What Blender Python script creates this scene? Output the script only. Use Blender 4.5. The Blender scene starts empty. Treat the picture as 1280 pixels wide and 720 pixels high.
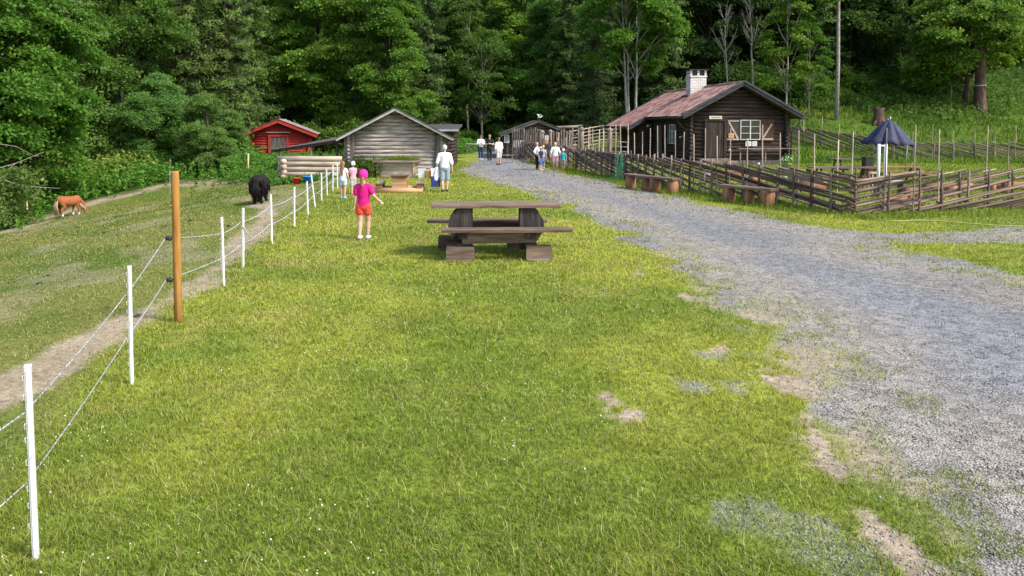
import bpy, math, random
import numpy as np
from mathutils import Vector, Matrix

SC = bpy.context.scene
COL = SC.collection
R = math.radians
rnd = random.Random(7)

# ------------------------------------------------------------------ camera
CAM_H, PITCH, FPX, PY0 = 2.4, R(3.0), 960.0, 203.0      # focal length and principal row of the 1280x720 photograph
cam_d = bpy.data.cameras.new('camera')
cam = bpy.data.objects.new('camera', cam_d)
COL.objects.link(cam)
cam.location = (0, 0, CAM_H)
cam.rotation_euler = (R(90) - PITCH, 0, 0)
cam_d.sensor_width = 36.0
cam_d.lens = 36.0 * FPX / 1280.0
cam_d.shift_y = -(360.0 - PY0) / 1280.0
cam_d.clip_end = 2000
SC.camera = cam

# ------------------------------------------------------------------ light
SUN_EL, SUN_AZ = R(46), R(118)        # azimuth clockwise from +Y
w = bpy.data.worlds.new('World')
SC.world = w
w.use_nodes = True
nt = w.node_tree
sky = nt.nodes.new('ShaderNodeTexSky')
sky.sky_type = 'NISHITA'
sky.sun_disc = False
sky.sun_elevation = SUN_EL
sky.sun_rotation = SUN_AZ
sky.air_density = 1.0
sky.dust_density = 2.0
bg = nt.nodes['Background']
bg.inputs[1].default_value = 0.15
nt.links.new(sky.outputs[0], bg.inputs[0])
sd = bpy.data.lights.new('sun', 'SUN')
sd.energy = 2.45
sd.angle = R(11)
sd.color = (1.0, 0.95, 0.87)
so = bpy.data.objects.new('sun', sd)
COL.objects.link(so)
sv = Vector((math.sin(SUN_AZ) * math.cos(SUN_EL), math.cos(SUN_AZ) * math.cos(SUN_EL), math.sin(SUN_EL)))
so.rotation_euler = sv.to_track_quat('Z', 'Y').to_euler()
so.location = sv * 60
SC.view_settings.view_transform = 'Standard'
SC.view_settings.look = 'None'
SC.view_settings.gamma = 1
SC.view_settings.exposure = 1.08
SC.cycles.max_bounces = 8
SC.cycles.diffuse_bounces = 4
SC.cycles.transmission_bounces = 6
SC.cycles.use_denoising = True

# ------------------------------------------------------------------ terrain
FENCE = [(-20, -1.6), (-5, -1.0), (0, -1.5), (4.24, -2.63), (7.05, -3.49), (9.2, -4.0), (11.35, -4.27), (12.66, -4.43),
         (15.26, -4.77), (17.5, -4.97), (19.7, -5.25), (25, -5.7), (33, -6.2), (50, -7), (400, -20)]
FY = np.array([p[0] for p in FENCE]); FX = np.array([p[1] for p in FENCE])

def sstep(a, b, x):
    t = np.clip((x - a) / (b - a), 0, 1)
    return t * t * (3 - 2 * t)

def ramp(t, k=3.0):                       # soft max(0,t)
    t = np.maximum(t, 0)
    return t * t / (t + k)

def vnoise(x, y, s=0):
    xi = np.floor(x).astype(np.int64); yi = np.floor(y).astype(np.int64)
    fx = x - xi; fy = y - yi
    fx = fx * fx * (3 - 2 * fx); fy = fy * fy * (3 - 2 * fy)
    def h(a, b):
        n = (a * 374761393 + b * 668265263 + s * 974711) & 0xffffffff
        n = ((n ^ (n >> 13)) * 1274126177) & 0xffffffff
        n = n ^ (n >> 16)
        return (n & 0xffff) / 65535.0
    return (h(xi, yi) * (1 - fx) + h(xi + 1, yi) * fx) * (1 - fy) + (h(xi, yi + 1) * (1 - fx) + h(xi + 1, yi + 1) * fx) * fy

def fbm(x, y, f, s=0, o=4):
    v = 0; a = 0.5; t = 0
    for i in range(o):
        v = v + a * vnoise(x * f + 17.3 * i, y * f - 9.1 * i, s + i); t += a
        f *= 2.03; a *= 0.55
    return v / t

def HGT(x, y):
    x = np.asarray(x, float); y = np.asarray(y, float)
    fx = np.interp(y, FY, FX)
    d = np.maximum(0, fx - 0.6 - x)
    dc = np.minimum(d, 15 + 0 * d)
    drop = -0.165 * (np.sqrt(dc * dc + 5.0) - math.sqrt(5.0)) * (1 - sstep(33, 47, y))
    h = drop
    h = h + 0.30 * ramp(y - 47, 2.0) * sstep(10, 24, x)
    h = h + 0.07 * ramp(y - 50, 2.0) * sstep(2, 8, x) * (1 - sstep(10, 24, x))
    h = h + 0.28 * ramp(-24 - x, 2.0) * (1 - sstep(70, 120, y))
    h = h + 0.42 * ramp(y - 76, 5.0)
    h = h + 0.05 * (fbm(x, y, 0.35, 3, 3) - 0.5) + (0.012 * (fbm(x, y, 2.1, 9, 2) - 0.5)) + 0.35 * (fbm(x, y, 0.12, 5, 2) - 0.5) * sstep(45, 60, y) * sstep(12, 22, np.abs(x))
    # rippled old ruts in the pasture
    past = sstep(1.0, 4.0, d) * (1 - sstep(38, 46, y))
    h = h + past * 0.10 * (fbm(x * 0.6 + y * 0.5, y * 0.25 - x * .2, 0.6, 21, 3) - 0.5)
    return h

def ray(px, py):
    a = (px - 640.0) / FPX; b = -(py - PY0) / FPX
    return Vector((a, math.cos(PITCH) + b * math.sin(PITCH), -math.sin(PITCH) + b * math.cos(PITCH)))

def AT(px, py, Y):                        # point on the sight line at distance Y
    d = ray(px, py)
    k = Y / d.y
    return Vector((d.x * k, Y, CAM_H + d.z * k))

def FLAT(px, py, h=0.0):
    d = ray(px, py)
    k = (h - CAM_H) / d.z
    return Vector((d.x * k, d.y * k, h))

def GX(px, Y):                            # ground point under picture column px at distance Y
    x = (px - 640.0) / FPX * Y * 1.0014
    return Vector((x, Y, float(HGT(x, Y))))

def gz(x, y):
    return float(HGT(x, y))

# ------------------------------------------------------------------ materials
def new_mat(name):
    m = bpy.data.materials.new(name)
    m.use_nodes = True
    n = m.node_tree.nodes
    return m, n, m.node_tree.links, n['Principled BSDF']

def ramp_node(n, stops):
    r = n.new('ShaderNodeValToRGB')
    e = r.color_ramp.elements
    while len(e) > 1: e.remove(e[0])
    e[0].position = stops[0][0]; e[0].color = (*stops[0][1], 1)
    for p, c in stops[1:]:
        k = e.new(p); k.color = (*c, 1)
    return r

def surf(name, stops, scale=(1, 1, 1), nscale=6.0, rough=0.8, bump=0.3, bscale=None, detail=8, spec=0.3, metal=0.0, dist=0.02, rand=0.0):
    """noise driven surface; scale stretches the grain"""
    m, n, l, b = new_mat(name)
    tc = n.new('ShaderNodeTexCoord')
    mp = n.new('ShaderNodeMapping'); mp.inputs['Scale'].default_value = scale
    l.new(tc.outputs['Object'], mp.inputs[0])
    if rand:
        oi = n.new('ShaderNodeObjectInfo')
        cm = n.new('ShaderNodeMath'); cm.operation = 'MULTIPLY'; cm.inputs[1].default_value = 40
        l.new(oi.outputs['Random'], cm.inputs[0])
        l.new(cm.outputs[0], mp.inputs['Location'])
    nz = n.new('ShaderNodeTexNoise'); nz.inputs['Scale'].default_value = nscale; nz.inputs['Detail'].default_value = detail
    nz.inputs['Roughness'].default_value = 0.65
    l.new(mp.outputs[0], nz.inputs[0])
    r = ramp_node(n, stops)
    l.new(nz.outputs[0], r.inputs[0])
    out = r.outputs[0]
    if rand:
        hs = n.new('ShaderNodeHueSaturation')
        mr = n.new('ShaderNodeMapRange'); mr.inputs[3].default_value = 1 - rand; mr.inputs[4].default_value = 1 + rand
        l.new(oi.outputs['Random'], mr.inputs[0]); l.new(mr.outputs[0], hs.inputs['Value'])
        l.new(out, hs.inputs['Color']); out = hs.outputs[0]
    l.new(out, b.inputs['Base Color'])
    b.inputs['Roughness'].default_value = rough
    b.inputs['Specular IOR Level'].default_value = spec
    b.inputs['Metallic'].default_value = metal
    if bump:
        bp = n.new('ShaderNodeBump'); bp.inputs['Strength'].default_value = bump; bp.inputs['Distance'].default_value = dist
        nz2 = n.new('ShaderNodeTexNoise'); nz2.inputs['Scale'].default_value = bscale or nscale * 2.5; nz2.inputs['Detail'].default_value = 6
        l.new(mp.outputs[0], nz2.inputs[0]); l.new(nz2.outputs[0], bp.inputs['Height']); l.new(bp.outputs[0], b.inputs['Normal'])
    return m

def grain(axis, k=0.12):
    s = [1, 1, 1]; s['xyz'.index(axis)] = k
    return tuple(s)

def wood3(name, stops, ns=9.0, **kw):
    return {a: surf(name + '_' + a, stops, grain(a), ns, **kw) for a in 'xyz'}

M = {}
M['grey_log'] = wood3('weathered_grey_logs', [(0.28, (0.084, 0.068, 0.057)), (0.42, (0.202, 0.172, 0.152)), (0.52, (0.319, 0.280, 0.247)), (0.66, (0.487, 0.436, 0.388))], 13, bump=0.9)
M['pale_log'] = wood3('pale_peeled_logs', [(0.3, (0.202, 0.136, 0.091)), (0.45, (0.370, 0.288, 0.220)), (0.6, (0.487, 0.400, 0.319)), (0.75, (0.554, 0.480, 0.403))], 6, bump=0.4)
M['dark_log'] = wood3('tarred_dark_logs', [(0.3, (0.014, 0.009, 0.007)), (0.5, (0.038, 0.024, 0.020)), (0.68, (0.085, 0.056, 0.045)), (0.8, (0.170, 0.122, 0.099))], 8, bump=0.6)
M['shed_wood'] = wood3('brown_grey_shed_wood', [(0.3, (0.035, 0.028, 0.025)), (0.5, (0.10, 0.08, 0.07)), (0.72, (0.22, 0.19, 0.17))], 8, bump=0.5)
M['red_wood'] = wood3('red_painted_wood', [(0.25, (0.17, 0.014, 0.010)), (0.5, (0.31, 0.026, 0.018)), (0.75, (0.40, 0.045, 0.03))], 5, bump=0.4)
M['plank_grey'] = wood3('grey_brown_planks', [(0.28, (0.05, 0.038, 0.03)), (0.45, (0.17, 0.125, 0.095)), (0.6, (0.29, 0.23, 0.18)), (0.78, (0.42, 0.36, 0.30))], 10, bump=0.6)
M['table_wood'] = wood3('old_table_wood', [(0.28, (0.040, 0.026, 0.018)), (0.45, (0.124, 0.080, 0.055)), (0.6, (0.204, 0.143, 0.103)), (0.78, (0.319, 0.247, 0.184))], 10, bump=0.8, rand=0.15)
M['disc_wood'] = wood3('dark_log_slice_wood', [(0.3, (0.014, 0.011, 0.010)), (0.5, (0.044, 0.036, 0.032)), (0.7, (0.112, 0.092, 0.080))], 12, bump=0.8)
M['pole_wood'] = wood3('weathered_fence_poles', [(0.28, (0.109, 0.075, 0.058)), (0.45, (0.310, 0.232, 0.181)), (0.6, (0.496, 0.398, 0.326)), (0.78, (0.682, 0.570, 0.478))], 14, bump=0.5, rand=0.35)
M['rail_wood'] = wood3('dark_weathered_fence_rails', [(0.28, (0.037, 0.024, 0.018)), (0.45, (0.125, 0.082, 0.062)), (0.6, (0.263, 0.192, 0.152)), (0.78, (0.475, 0.384, 0.322))], 14, bump=0.5, rand=0.4)
M['orange_wood'] = wood3('fresh_orange_wood', [(0.3, (0.27, 0.13, 0.06)), (0.5, (0.42, 0.25, 0.13)), (0.72, (0.54, 0.37, 0.22))], 8, bump=0.3)
M['new_wood'] = wood3('light_sawn_wood', [(0.3, (0.38, 0.24, 0.13)), (0.5, (0.54, 0.38, 0.23)), (0.72, (0.66, 0.50, 0.34))], 8, bump=0.3)
M['stump_wood'] = wood3('red_brown_stump_wood', [(0.3, (0.10, 0.045, 0.025)), (0.5, (0.26, 0.12, 0.06)), (0.72, (0.42, 0.22, 0.11))], 8, bump=0.6)
M['impreg'] = surf('impregnated_post_wood', [(0.3, (0.22, 0.095, 0.018)), (0.5, (0.34, 0.165, 0.035)), (0.7, (0.44, 0.25, 0.08))], grain('z', .08), 14, bump=0.35)
M['bark'] = surf('rough_bark', [(0.3, (0.02, 0.016, 0.012)), (0.55, (0.07, 0.055, 0.042)), (0.75, (0.15, 0.125, 0.10))], (1, 1, .25), 8, bump=0.8, dist=.04)
M['bark_red'] = surf('reddish_bark', [(0.3, (0.03, 0.015, 0.012)), (0.55, (0.11, 0.06, 0.045)), (0.75, (0.22, 0.14, 0.11))], (1, 1, .3), 6, bump=0.9, dist=.06)
M['bark_pale'] = surf('pale_grey_bark', [(0.3, (0.10, 0.085, 0.07)), (0.5, (0.27, 0.245, 0.21)), (0.75, (0.44, 0.42, 0.38))], (1, 1, .6), 7, bump=0.4)
M['dead_wood'] = surf('bleached_dead_wood', [(0.3, (0.20, 0.18, 0.15)), (0.7, (0.46, 0.43, 0.38))], (1, 1, 1), 9, bump=0.4)
M['roof_felt'] = surf('dark_roof_felt', [(0.3, (0.035, 0.034, 0.036)), (0.7, (0.085, 0.082, 0.085))], (1, 1, 1), 9, bump=0.4)
M['barge_grey'] = surf('pale_grey_board', [(0.3, (0.22, 0.21, 0.20)), (0.7, (0.46, 0.45, 0.43))], grain('x', .1), 9, bump=0.3)
M['barge_dark'] = surf('slate_dark_board', [(0.3, (0.025, 0.024, 0.028)), (0.7, (0.075, 0.073, 0.08))], grain('x', .1), 9, bump=0.3)
M['metal_dark'] = surf('black_painted_metal', [(0.3, (0.018, 0.018, 0.02)), (0.7, (0.04, 0.04, 0.043))], nscale=4, rough=.45, bump=0.05)
M['metal_grey'] = surf('galvanised_metal', [(0.3, (0.28, 0.29, 0.30)), (0.7, (0.45, 0.46, 0.47))], nscale=8, rough=.4, metal=.7, bump=0.05)
M['white_brick'] = None
M['white_plastic'] = surf('white_plastic', [(0.33, (0.44, 0.43, 0.40)), (0.45, (0.70, 0.70, 0.70)), (0.7, (0.80, 0.80, 0.81))], nscale=22, rough=.42, bump=.08, spec=.5)
M['white_paint'] = surf('white_paint', [(0.3, (0.40, 0.40, 0.38)), (0.7, (0.62, 0.62, 0.60))], nscale=12, rough=.55, bump=.1)
M['glass'] = surf('dark_window_glass', [(0.3, (0.006, 0.007, 0.010)), (0.7, (0.02, 0.022, 0.03))], nscale=2, rough=.08, bump=0, spec=.8)
M['canvas'] = surf('navy_canvas', [(0.3, (0.022, 0.024, 0.055)), (0.7, (0.05, 0.052, 0.10))], nscale=5, rough=.7, bump=.15)
M['red_plastic'] = surf('red_plastic', [(0.3, (0.55, 0.02, 0.02)), (0.7, (0.68, 0.035, 0.03))], nscale=6, rough=.4, bump=.05, spec=.5)
M['blue_plastic'] = surf('blue_plastic', [(0.3, (0.01, 0.15, 0.50)), (0.7, (0.02, 0.22, 0.62))], nscale=6, rough=.4, bump=.05, spec=.5)
M['green_net'] = surf('green_netting', [(0.3, (0.01, 0.15, 0.07)), (0.7, (0.03, 0.27, 0.15))], nscale=8, rough=.5, bump=.05)
M['yellow_hose'] = surf('yellow_hose', [(0.3, (0.30, 0.33, 0.08)), (0.7, (0.42, 0.45, 0.13))], nscale=8, rough=.5, bump=.05)
M['rope'] = surf('white_electric_rope', [(0.42, (0.10, 0.11, 0.13)), (0.55, (0.50, 0.51, 0.54)), (0.7, (0.68, 0.69, 0.72))], nscale=60, rough=.6, bump=.3)
M['paper'] = surf('white_notice_paper', [(0.3, (0.72, 0.72, 0.70)), (0.7, (0.80, 0.80, 0.78))], nscale=4, rough=.6, bump=0)
M['ink'] = surf('black_ink', [(0.3, (0.03, 0.03, 0.03)), (0.7, (0.06, 0.06, 0.06))], nscale=4, rough=.6, bump=0)
M['orange_paper'] = surf('orange_notice', [(0.3, (0.70, 0.28, 0.06)), (0.7, (0.76, 0.36, 0.10))], nscale=4, rough=.6, bump=0)
M['cream_paint'] = surf('cream_sign_paint', [(0.3, (0.52, 0.50, 0.38)), (0.7, (0.66, 0.62, 0.48))], nscale=8, rough=.6, bump=.05)
M['stone'] = surf('reddish_field_stone', [(0.3, (0.13, 0.09, 0.085)), (0.5, (0.24, 0.17, 0.16)), (0.7, (0.36, 0.30, 0.28))], nscale=4, bump=.8, dist=.05)
M['pale_stone'] = surf('pale_grey_stone', [(0.3, (0.28, 0.28, 0.29)), (0.7, (0.52, 0.51, 0.50))], nscale=9, bump=.5, rand=.25)

def flat_mat(name, c, rough=0.8, var=0.25, sc=9, sheen=0.0, bump=.2):
    c0 = tuple(x * (1 - var) for x in c); c1 = tuple(min(1, x * (1 + var)) for x in c)
    m = surf(name, [(0.32, c0), (0.68, c1)], nscale=sc, rough=rough, bump=bump)
    if sheen:
        m.node_tree.nodes['Principled BSDF'].inputs['Sheen Weight'].default_value = sheen
    return m

def leaf_mat(name, dark, mid, light, trans=0.5, hue=0.015, val=0.25):
    m, n, l, b = new_mat(name)
    at = n.new('ShaderNodeAttribute'); at.attribute_name = 'rnd'
    r = ramp_node(n, [(0.0, dark), (0.5, mid), (1.0, light)])
    l.new(at.outputs['Fac'], r.inputs[0])
    oi = n.new('ShaderNodeObjectInfo')
    hs = n.new('ShaderNodeHueSaturation')
    mr = n.new('ShaderNodeMapRange'); mr.inputs[3].default_value = 0.5 - hue; mr.inputs[4].default_value = 0.5 + hue
    mv = n.new('ShaderNodeMapRange'); mv.inputs[3].default_value = 1 - val; mv.inputs[4].default_value = 1 + val
    mul = n.new('ShaderNodeMath'); mul.operation = 'MULTIPLY'; mul.inputs[1].default_value = 7.31
    fr = n.new('ShaderNodeMath'); fr.operation = 'FRACT'
    l.new(oi.outputs['Random'], mr.inputs[0]); l.new(oi.outputs['Random'], mul.inputs[0]); l.new(mul.outputs[0], fr.inputs[0])
    l.new(fr.outputs[0], mv.inputs[0])
    l.new(mr.outputs[0], hs.inputs['Hue']); l.new(mv.outputs[0], hs.inputs['Value'])
    l.new(r.outputs[0], hs.inputs['Color'])
    l.new(hs.outputs[0], b.inputs['Base Color'])
    b.inputs['Roughness'].default_value = 0.55
    b.inputs['Specular IOR Level'].default_value = 0.25
    tr = n.new('ShaderNodeBsdfTranslucent'); l.new(hs.outputs[0], tr.inputs[0])
    mx = n.new('ShaderNodeMixShader'); mx.inputs[0].default_value = trans
    l.new(b.outputs[0], mx.inputs[1]); l.new(tr.outputs[0], mx.inputs[2])
    l.new(mx.outputs[0], n['Material Output'].inputs[0])
    return m

LM = {
    'bright': leaf_mat('bright_leaves', (0.053, 0.118, 0.012), (0.126, 0.248, 0.024), (0.211, 0.360, 0.047)),
    'mid': leaf_mat('mid_green_leaves', (0.038, 0.090, 0.013), (0.086, 0.182, 0.023), (0.149, 0.271, 0.043)),
    'dark': leaf_mat('dark_green_leaves', (0.026, 0.068, 0.012), (0.058, 0.130, 0.020), (0.106, 0.199, 0.030)),
    'willow': leaf_mat('grey_green_leaves', (0.084, 0.155, 0.030), (0.166, 0.294, 0.058), (0.282, 0.443, 0.113)),
    'spruce': leaf_mat('spruce_needles', (0.020, 0.043, 0.006), (0.057, 0.113, 0.013), (0.102, 0.189, 0.026), trans=.12, val=.35),
    'weed': leaf_mat('weed_leaves', (0.053, 0.150, 0.017), (0.105, 0.270, 0.028), (0.195, 0.405, 0.056), val=.1),
    'fern': leaf_mat('fern_fronds', (0.120, 0.200, 0.030), (0.200, 0.300, 0.050), (0.320, 0.400, 0.080), val=.1),
}

# brick for the chimney
def brick_mat():
    m, n, l, b = new_mat('whitewashed_brick')
    tc = n.new('ShaderNodeTexCoord'); mp = n.new('ShaderNodeMapping')
    mp.inputs['Rotation'].default_value = (R(90), 0, 0)
    l.new(tc.outputs['Object'], mp.inputs[0])
    br = n.new('ShaderNodeTexBrick'); br.inputs['Scale'].default_value = 1.0
    br.inputs['Brick Width'].default_value = .26; br.inputs['Row Height'].default_value = .1; br.inputs['Mortar Size'].default_value = .012
    br.inputs['Color1'].default_value = (.72, .70, .67, 1); br.inputs['Color2'].default_value = (.58, .54, .50, 1); br.inputs['Mortar'].default_value = (.28, .25, .23, 1)
    l.new(mp.outputs[0], br.inputs[0]); l.new(br.outputs[0], b.inputs['Base Color'])
    bp = n.new('ShaderNodeBump'); bp.inputs['Strength'].default_value = .5; bp.inputs['Distance'].default_value = .02; bp.invert = True
    l.new(br.outputs['Fac'], bp.inputs['Height']); l.new(bp.outputs[0], b.inputs['Normal'])
    b.inputs['Roughness'].default_value = .85
    return m
M['white_brick'] = brick_mat()

def tile_mat(name, stops):
    m, n, l, b = new_mat(name)
    at = n.new('ShaderNodeAttribute'); at.attribute_name = 'rnd'
    tc = n.new('ShaderNodeTexCoord'); nz = n.new('ShaderNodeTexNoise'); nz.inputs['Scale'].default_value = 3; nz.inputs['Detail'].default_value = 8
    l.new(tc.outputs['Object'], nz.inputs[0])
    mx = n.new('ShaderNodeMath'); mx.operation = 'MULTIPLY_ADD'; mx.inputs[1].default_value = .5
    l.new(at.outputs['Fac'], mx.inputs[0])
    ml = n.new('ShaderNodeMath'); ml.operation = 'MULTIPLY'; ml.inputs[1].default_value = .6
    l.new(nz.outputs[0], ml.inputs[0]); l.new(ml.outputs[0], mx.inputs[2])
    r = ramp_node(n, stops); l.new(mx.outputs[0], r.inputs[0]); l.new(r.outputs[0], b.inputs['Base Color'])
    b.inputs['Roughness'].default_value = .75
    return m
M['clay_tile'] = tile_mat('old_clay_tiles', [(.15, (.05, .03, .027)), (.34, (.15, .065, .05)), (.5, (.31, .145, .11)), (.68, (.42, .235, .185)), (.85, (.48, .36, .31)), (1, (.46, .41, .37))])
M['grey_tile'] = tile_mat('faded_brown_tiles', [(.15, (.09, .06, .055)), (.4, (.20, .14, .13)), (.7, (.32, .22, .20)), (1, (.36, .29, .27))])

# ------------------------------------------------------------------ mesh helpers
class MB:
    def __init__(s): s.v = []; s.f = []; s.r = []
    def add(s, vs, fs, rv=0.5):
        o = len(s.v)
        s.v.extend([tuple(v) for v in vs]); s.f.extend([tuple(i + o for i in f) for f in fs]); s.r.extend([rv] * len(vs))
    def box(s, c, size, rot=None, taper=None):
        hx, hy, hz = size[0] / 2, size[1] / 2, size[2] / 2
        vs = []
        for z in (-1, 1):
            k = 1 if z < 0 or not taper else taper
            for x, y in ((-1, -1), (1, -1), (1, 1), (-1, 1)):
                vs.append(Vector((x * hx * k, y * hy * k, z * hz)))
        # chamfer-free box
        if rot is not None: vs = [rot @ v for v in vs]
        c = Vector(c)
        s.add([v + c for v in vs], [(3, 2, 1, 0), (4, 5, 6, 7), (0, 1, 5, 4), (1, 2, 6, 5), (2, 3, 7, 6), (3, 0, 4, 7)], rnd.random())
    def bar(s, a, b, wd, th, up=(0, 0, 1)):
        a = Vector(a); b = Vector(b); d = (b - a); L = d.length; d.normalize()
        u = Vector(up); sd_ = d.cross(u)
        if sd_.length < 1e-4: sd_ = d.cross(Vector((1, 0, 0)))
        sd_.normalize(); u = sd_.cross(d)
        m = Matrix((d, sd_, u)).transposed()
        s.box((a + b) / 2, (L, wd, th), m)
    def tube(s, pts, rad, seg=8, caps=True, squash=1.0, jit=0.0):
        pts = [Vector(p) for p in pts]; n = len(pts)
        if not hasattr(rad, '__len__'): rad = [rad] * n
        vs = []; prev = None
        for i, p in enumerate(pts):
            d = (pts[min(i + 1, n - 1)] - pts[max(i - 1, 0)]).normalized()
            if prev is None:
                u = d.orthogonal().normalized()
            else:
                u = (prev - d * prev.dot(d)); u = u.normalized() if u.length > 1e-6 else d.orthogonal().normalized()
            prev = u; v = d.cross(u)
            for k in range(seg):
                a = 2 * math.pi * k / seg
                rr = rad[i] * (1 + (rnd.random() - .5) * jit)
                vs.append(p + (u * math.cos(a) + v * math.sin(a) * squash) * rr)
        fs = []
        for i in range(n - 1):
            for k in range(seg):
                k2 = (k + 1) % seg
                fs.append((i * seg + k, i * seg + k2, (i + 1) * seg + k2, (i + 1) * seg + k))
        if caps:
            fs.append(tuple(range(seg - 1, -1, -1))); fs.append(tuple((n - 1) * seg + k for k in range(seg)))
        s.add(vs, fs, rnd.random())
    def prism(s, poly, axis_vec, origin=(0, 0, 0)):
        """poly: list of 3-D points (flat), extruded by axis_vec"""
        o = Vector(origin); a = [Vector(p) + o for p in poly]; e = Vector(axis_vec); b = [p + e for p in a]; n = len(a)
        s.add(a + b, [tuple(range(n - 1, -1, -1)), tuple(range(n, 2 * n))] + [(i, (i + 1) % n, n + (i + 1) % n, n + i) for i in range(n)], rnd.random())
    def lathe(s, prof, c=(0, 0, 0), seg=16, caps=True):
        c = Vector(c); vs = []; n = len(prof)
        for r_, z in prof:
            for k in range(seg):
                a = 2 * math.pi * k / seg
                vs.append(c + Vector((r_ * math.cos(a), r_ * math.sin(a), z)))
        fs = [(i * seg + k, i * seg + (k + 1) % seg, (i + 1) * seg + (k + 1) % seg, (i + 1) * seg + k) for i in range(n - 1) for k in range(seg)]
        if caps: fs += [tuple(range(seg - 1, -1, -1)), tuple((n - 1) * seg + k for k in range(seg))]
        s.add(vs, fs, rnd.random())
    def ball(s, c, r_, sc=(1, 1, 1), seg=12, rings=8):
        vs = []; fs = []
        c = Vector(c)
        for i in range(1, rings):
            t = math.pi * i / rings
            for k in range(seg):
                a = 2 * math.pi * k / seg
                vs.append(c + Vector((r_ * sc[0] * math.sin(t) * math.cos(a), r_ * sc[1] * math.sin(t) * math.sin(a), r_ * sc[2] * math.cos(t))))
        top = len(vs); vs.append(c + Vector((0, 0, r_ * sc[2]))); vs.append(c - Vector((0, 0, r_ * sc[2])))
        for i in range(rings - 2):
            for k in range(seg):
                k2 = (k + 1) % seg
                fs.append((i * seg + k, (i + 1) * seg + k, (i + 1) * seg + k2, i * seg + k2))
        for k in range(seg):
            k2 = (k + 1) % seg
            fs.append((top, k, k2)); fs.append((top + 1, (rings - 2) * seg + k2, (rings - 2) * seg + k))
        s.add(vs, fs, rnd.random())
    def mesh(s, name, smooth=False):
        me = bpy.data.meshes.new(name)
        me.from_pydata(s.v, [], s.f)
        a = me.attributes.new('rnd', 'FLOAT', 'POINT'); a.data.foreach_set('value', np.array(s.r, dtype=np.float32))
        if smooth:
            me.polygons.foreach_set('use_smooth', [True] * len(me.polygons))
        me.update()
        return me
    def build(s, name, mat, parent=None, smooth=False):
        me = s.mesh(name, smooth)
        me.materials.append(mat)
        return link(name, me, parent)

def link(name, data, parent=None, loc=(0, 0, 0), rot=(0, 0, 0), scale=(1, 1, 1)):
    o = bpy.data.objects.new(name, data)
    COL.objects.link(o)
    o.parent = parent
    o.location = loc; o.rotation_euler = rot; o.scale = scale
    return o

def tag(o, label=None, cat=None, group=None, kind=None):
    if label: o['label'] = label
    if cat: o['category'] = cat
    if group: o['group'] = group
    if kind: o['kind'] = kind
    return o

def thing(name, loc, rz, label, cat, group=None):
    o = bpy.data.objects.new(name, None)
    COL.objects.link(o)
    o.location = loc; o.rotation_euler = (0, 0, rz)
    o.empty_display_size = .2
    return tag(o, label, cat, group)

def copy_tree(o, parent=None):
    c = o.copy(); COL.objects.link(c); c.parent = parent
    for ch in list(o.children): copy_tree(ch, c)
    return c

def np_mesh(name, V, F, mat=None, rv=None, smooth=False, color=None):
    """V (n,3), F (m,k) same-size faces"""
    me = bpy.data.meshes.new(name)
    n, m, k = len(V), len(F), F.shape[1]
    me.vertices.add(n); me.vertices.foreach_set('co', np.ascontiguousarray(V, dtype=np.float32).ravel())
    me.loops.add(m * k); me.loops.foreach_set('vertex_index', np.ascontiguousarray(F, dtype=np.int32).ravel())
    me.polygons.add(m); me.polygons.foreach_set('loop_start', np.arange(0, m * k, k, dtype=np.int32))
    me.update(calc_edges=True)
    if rv is not None:
        a = me.attributes.new('rnd', 'FLOAT', 'POINT'); a.data.foreach_set('value', rv.astype(np.float32))
    if color is not None:
        a = me.attributes.new('col', 'FLOAT_COLOR', 'POINT')
        c4 = np.ones((n, 4), np.float32); c4[:, :3] = color; a.data.foreach_set('color', c4.ravel())
    if smooth: me.polygons.foreach_set('use_smooth', np.ones(m, bool))
    if mat: me.materials.append(mat)
    return me

# ------------------------------------------------------------------ ground masks (plan view polygons in metres)
def plan(pts):
    return np.array([tuple(FLAT(px, py).xy) for px, py in pts])

ROAD = plan([(1235, 760), (1170, 700), (1120, 650), (1075, 580), (1035, 530), (1000, 470), (955, 420), (905, 385), (862, 352), (812, 312),
             (770, 285), (735, 268), (690, 250), (655, 238), (615, 228), (588, 221), (574, 213), (586, 205), (598, 200), (600, 192),
             (584, 188), (574, 184), (640, 183.5), (646, 190), (655, 201), (690, 213), (730, 222), (790, 236), (860, 252),
             (930, 266), (1000, 279), (1060, 287), (1120, 293), (1190, 287), (1290, 283), (1500, 286), (1500, 330), (1290, 306), (1210, 303),
             (1140, 303), (1115, 311), (1140, 320), (1200, 330), (1290, 349), (1500, 400), (1900, 760)])
ROAD = np.vstack([ROAD[:-1], [(16, 6), (14, -14), (1.5, -14), (1.7, 0), (2.2, 3.2)]])
DIRT_POLYS = [plan(p) for p in ([(1000, 520), (1015, 545), (1028, 575), (1050, 602), (1056, 598), (1040, 565), (1020, 540), (1008, 520)],
                                [(1062, 636), (1072, 665), (1105, 690), (1140, 725), (1190, 725), (1145, 690), (1110, 660), (1085, 635)],
                                [(940, 470), (975, 490), (1020, 500), (1010, 480), (960, 462)],
                                [(845, 368), (862, 378), (876, 384), (870, 376), (852, 366)],
                                [(742, 498), (752, 512), (772, 527), (802, 524), (800, 515), (775, 512), (782, 500), (765, 492)],
                                [(880, 440), (900, 446), (915, 440), (900, 432)])]
GRAVEL_POLYS = [plan(p) for p in ([(862, 486), (880, 484), (925, 486), (915, 493), (870, 494)], [(872, 440), (890, 436), (925, 447), (915, 453), (885, 450)],
                                  [(768, 452), (782, 448), (796, 455), (788, 464), (772, 464)], [(920, 640), (985, 632), (1040, 655), (1095, 700), (1070, 730), (1000, 715), (965, 680)],
                                  [(905, 476), (935, 474), (960, 480), (940, 486)], [(770, 340), (800, 338), (806, 346), (780, 348)])]
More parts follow.
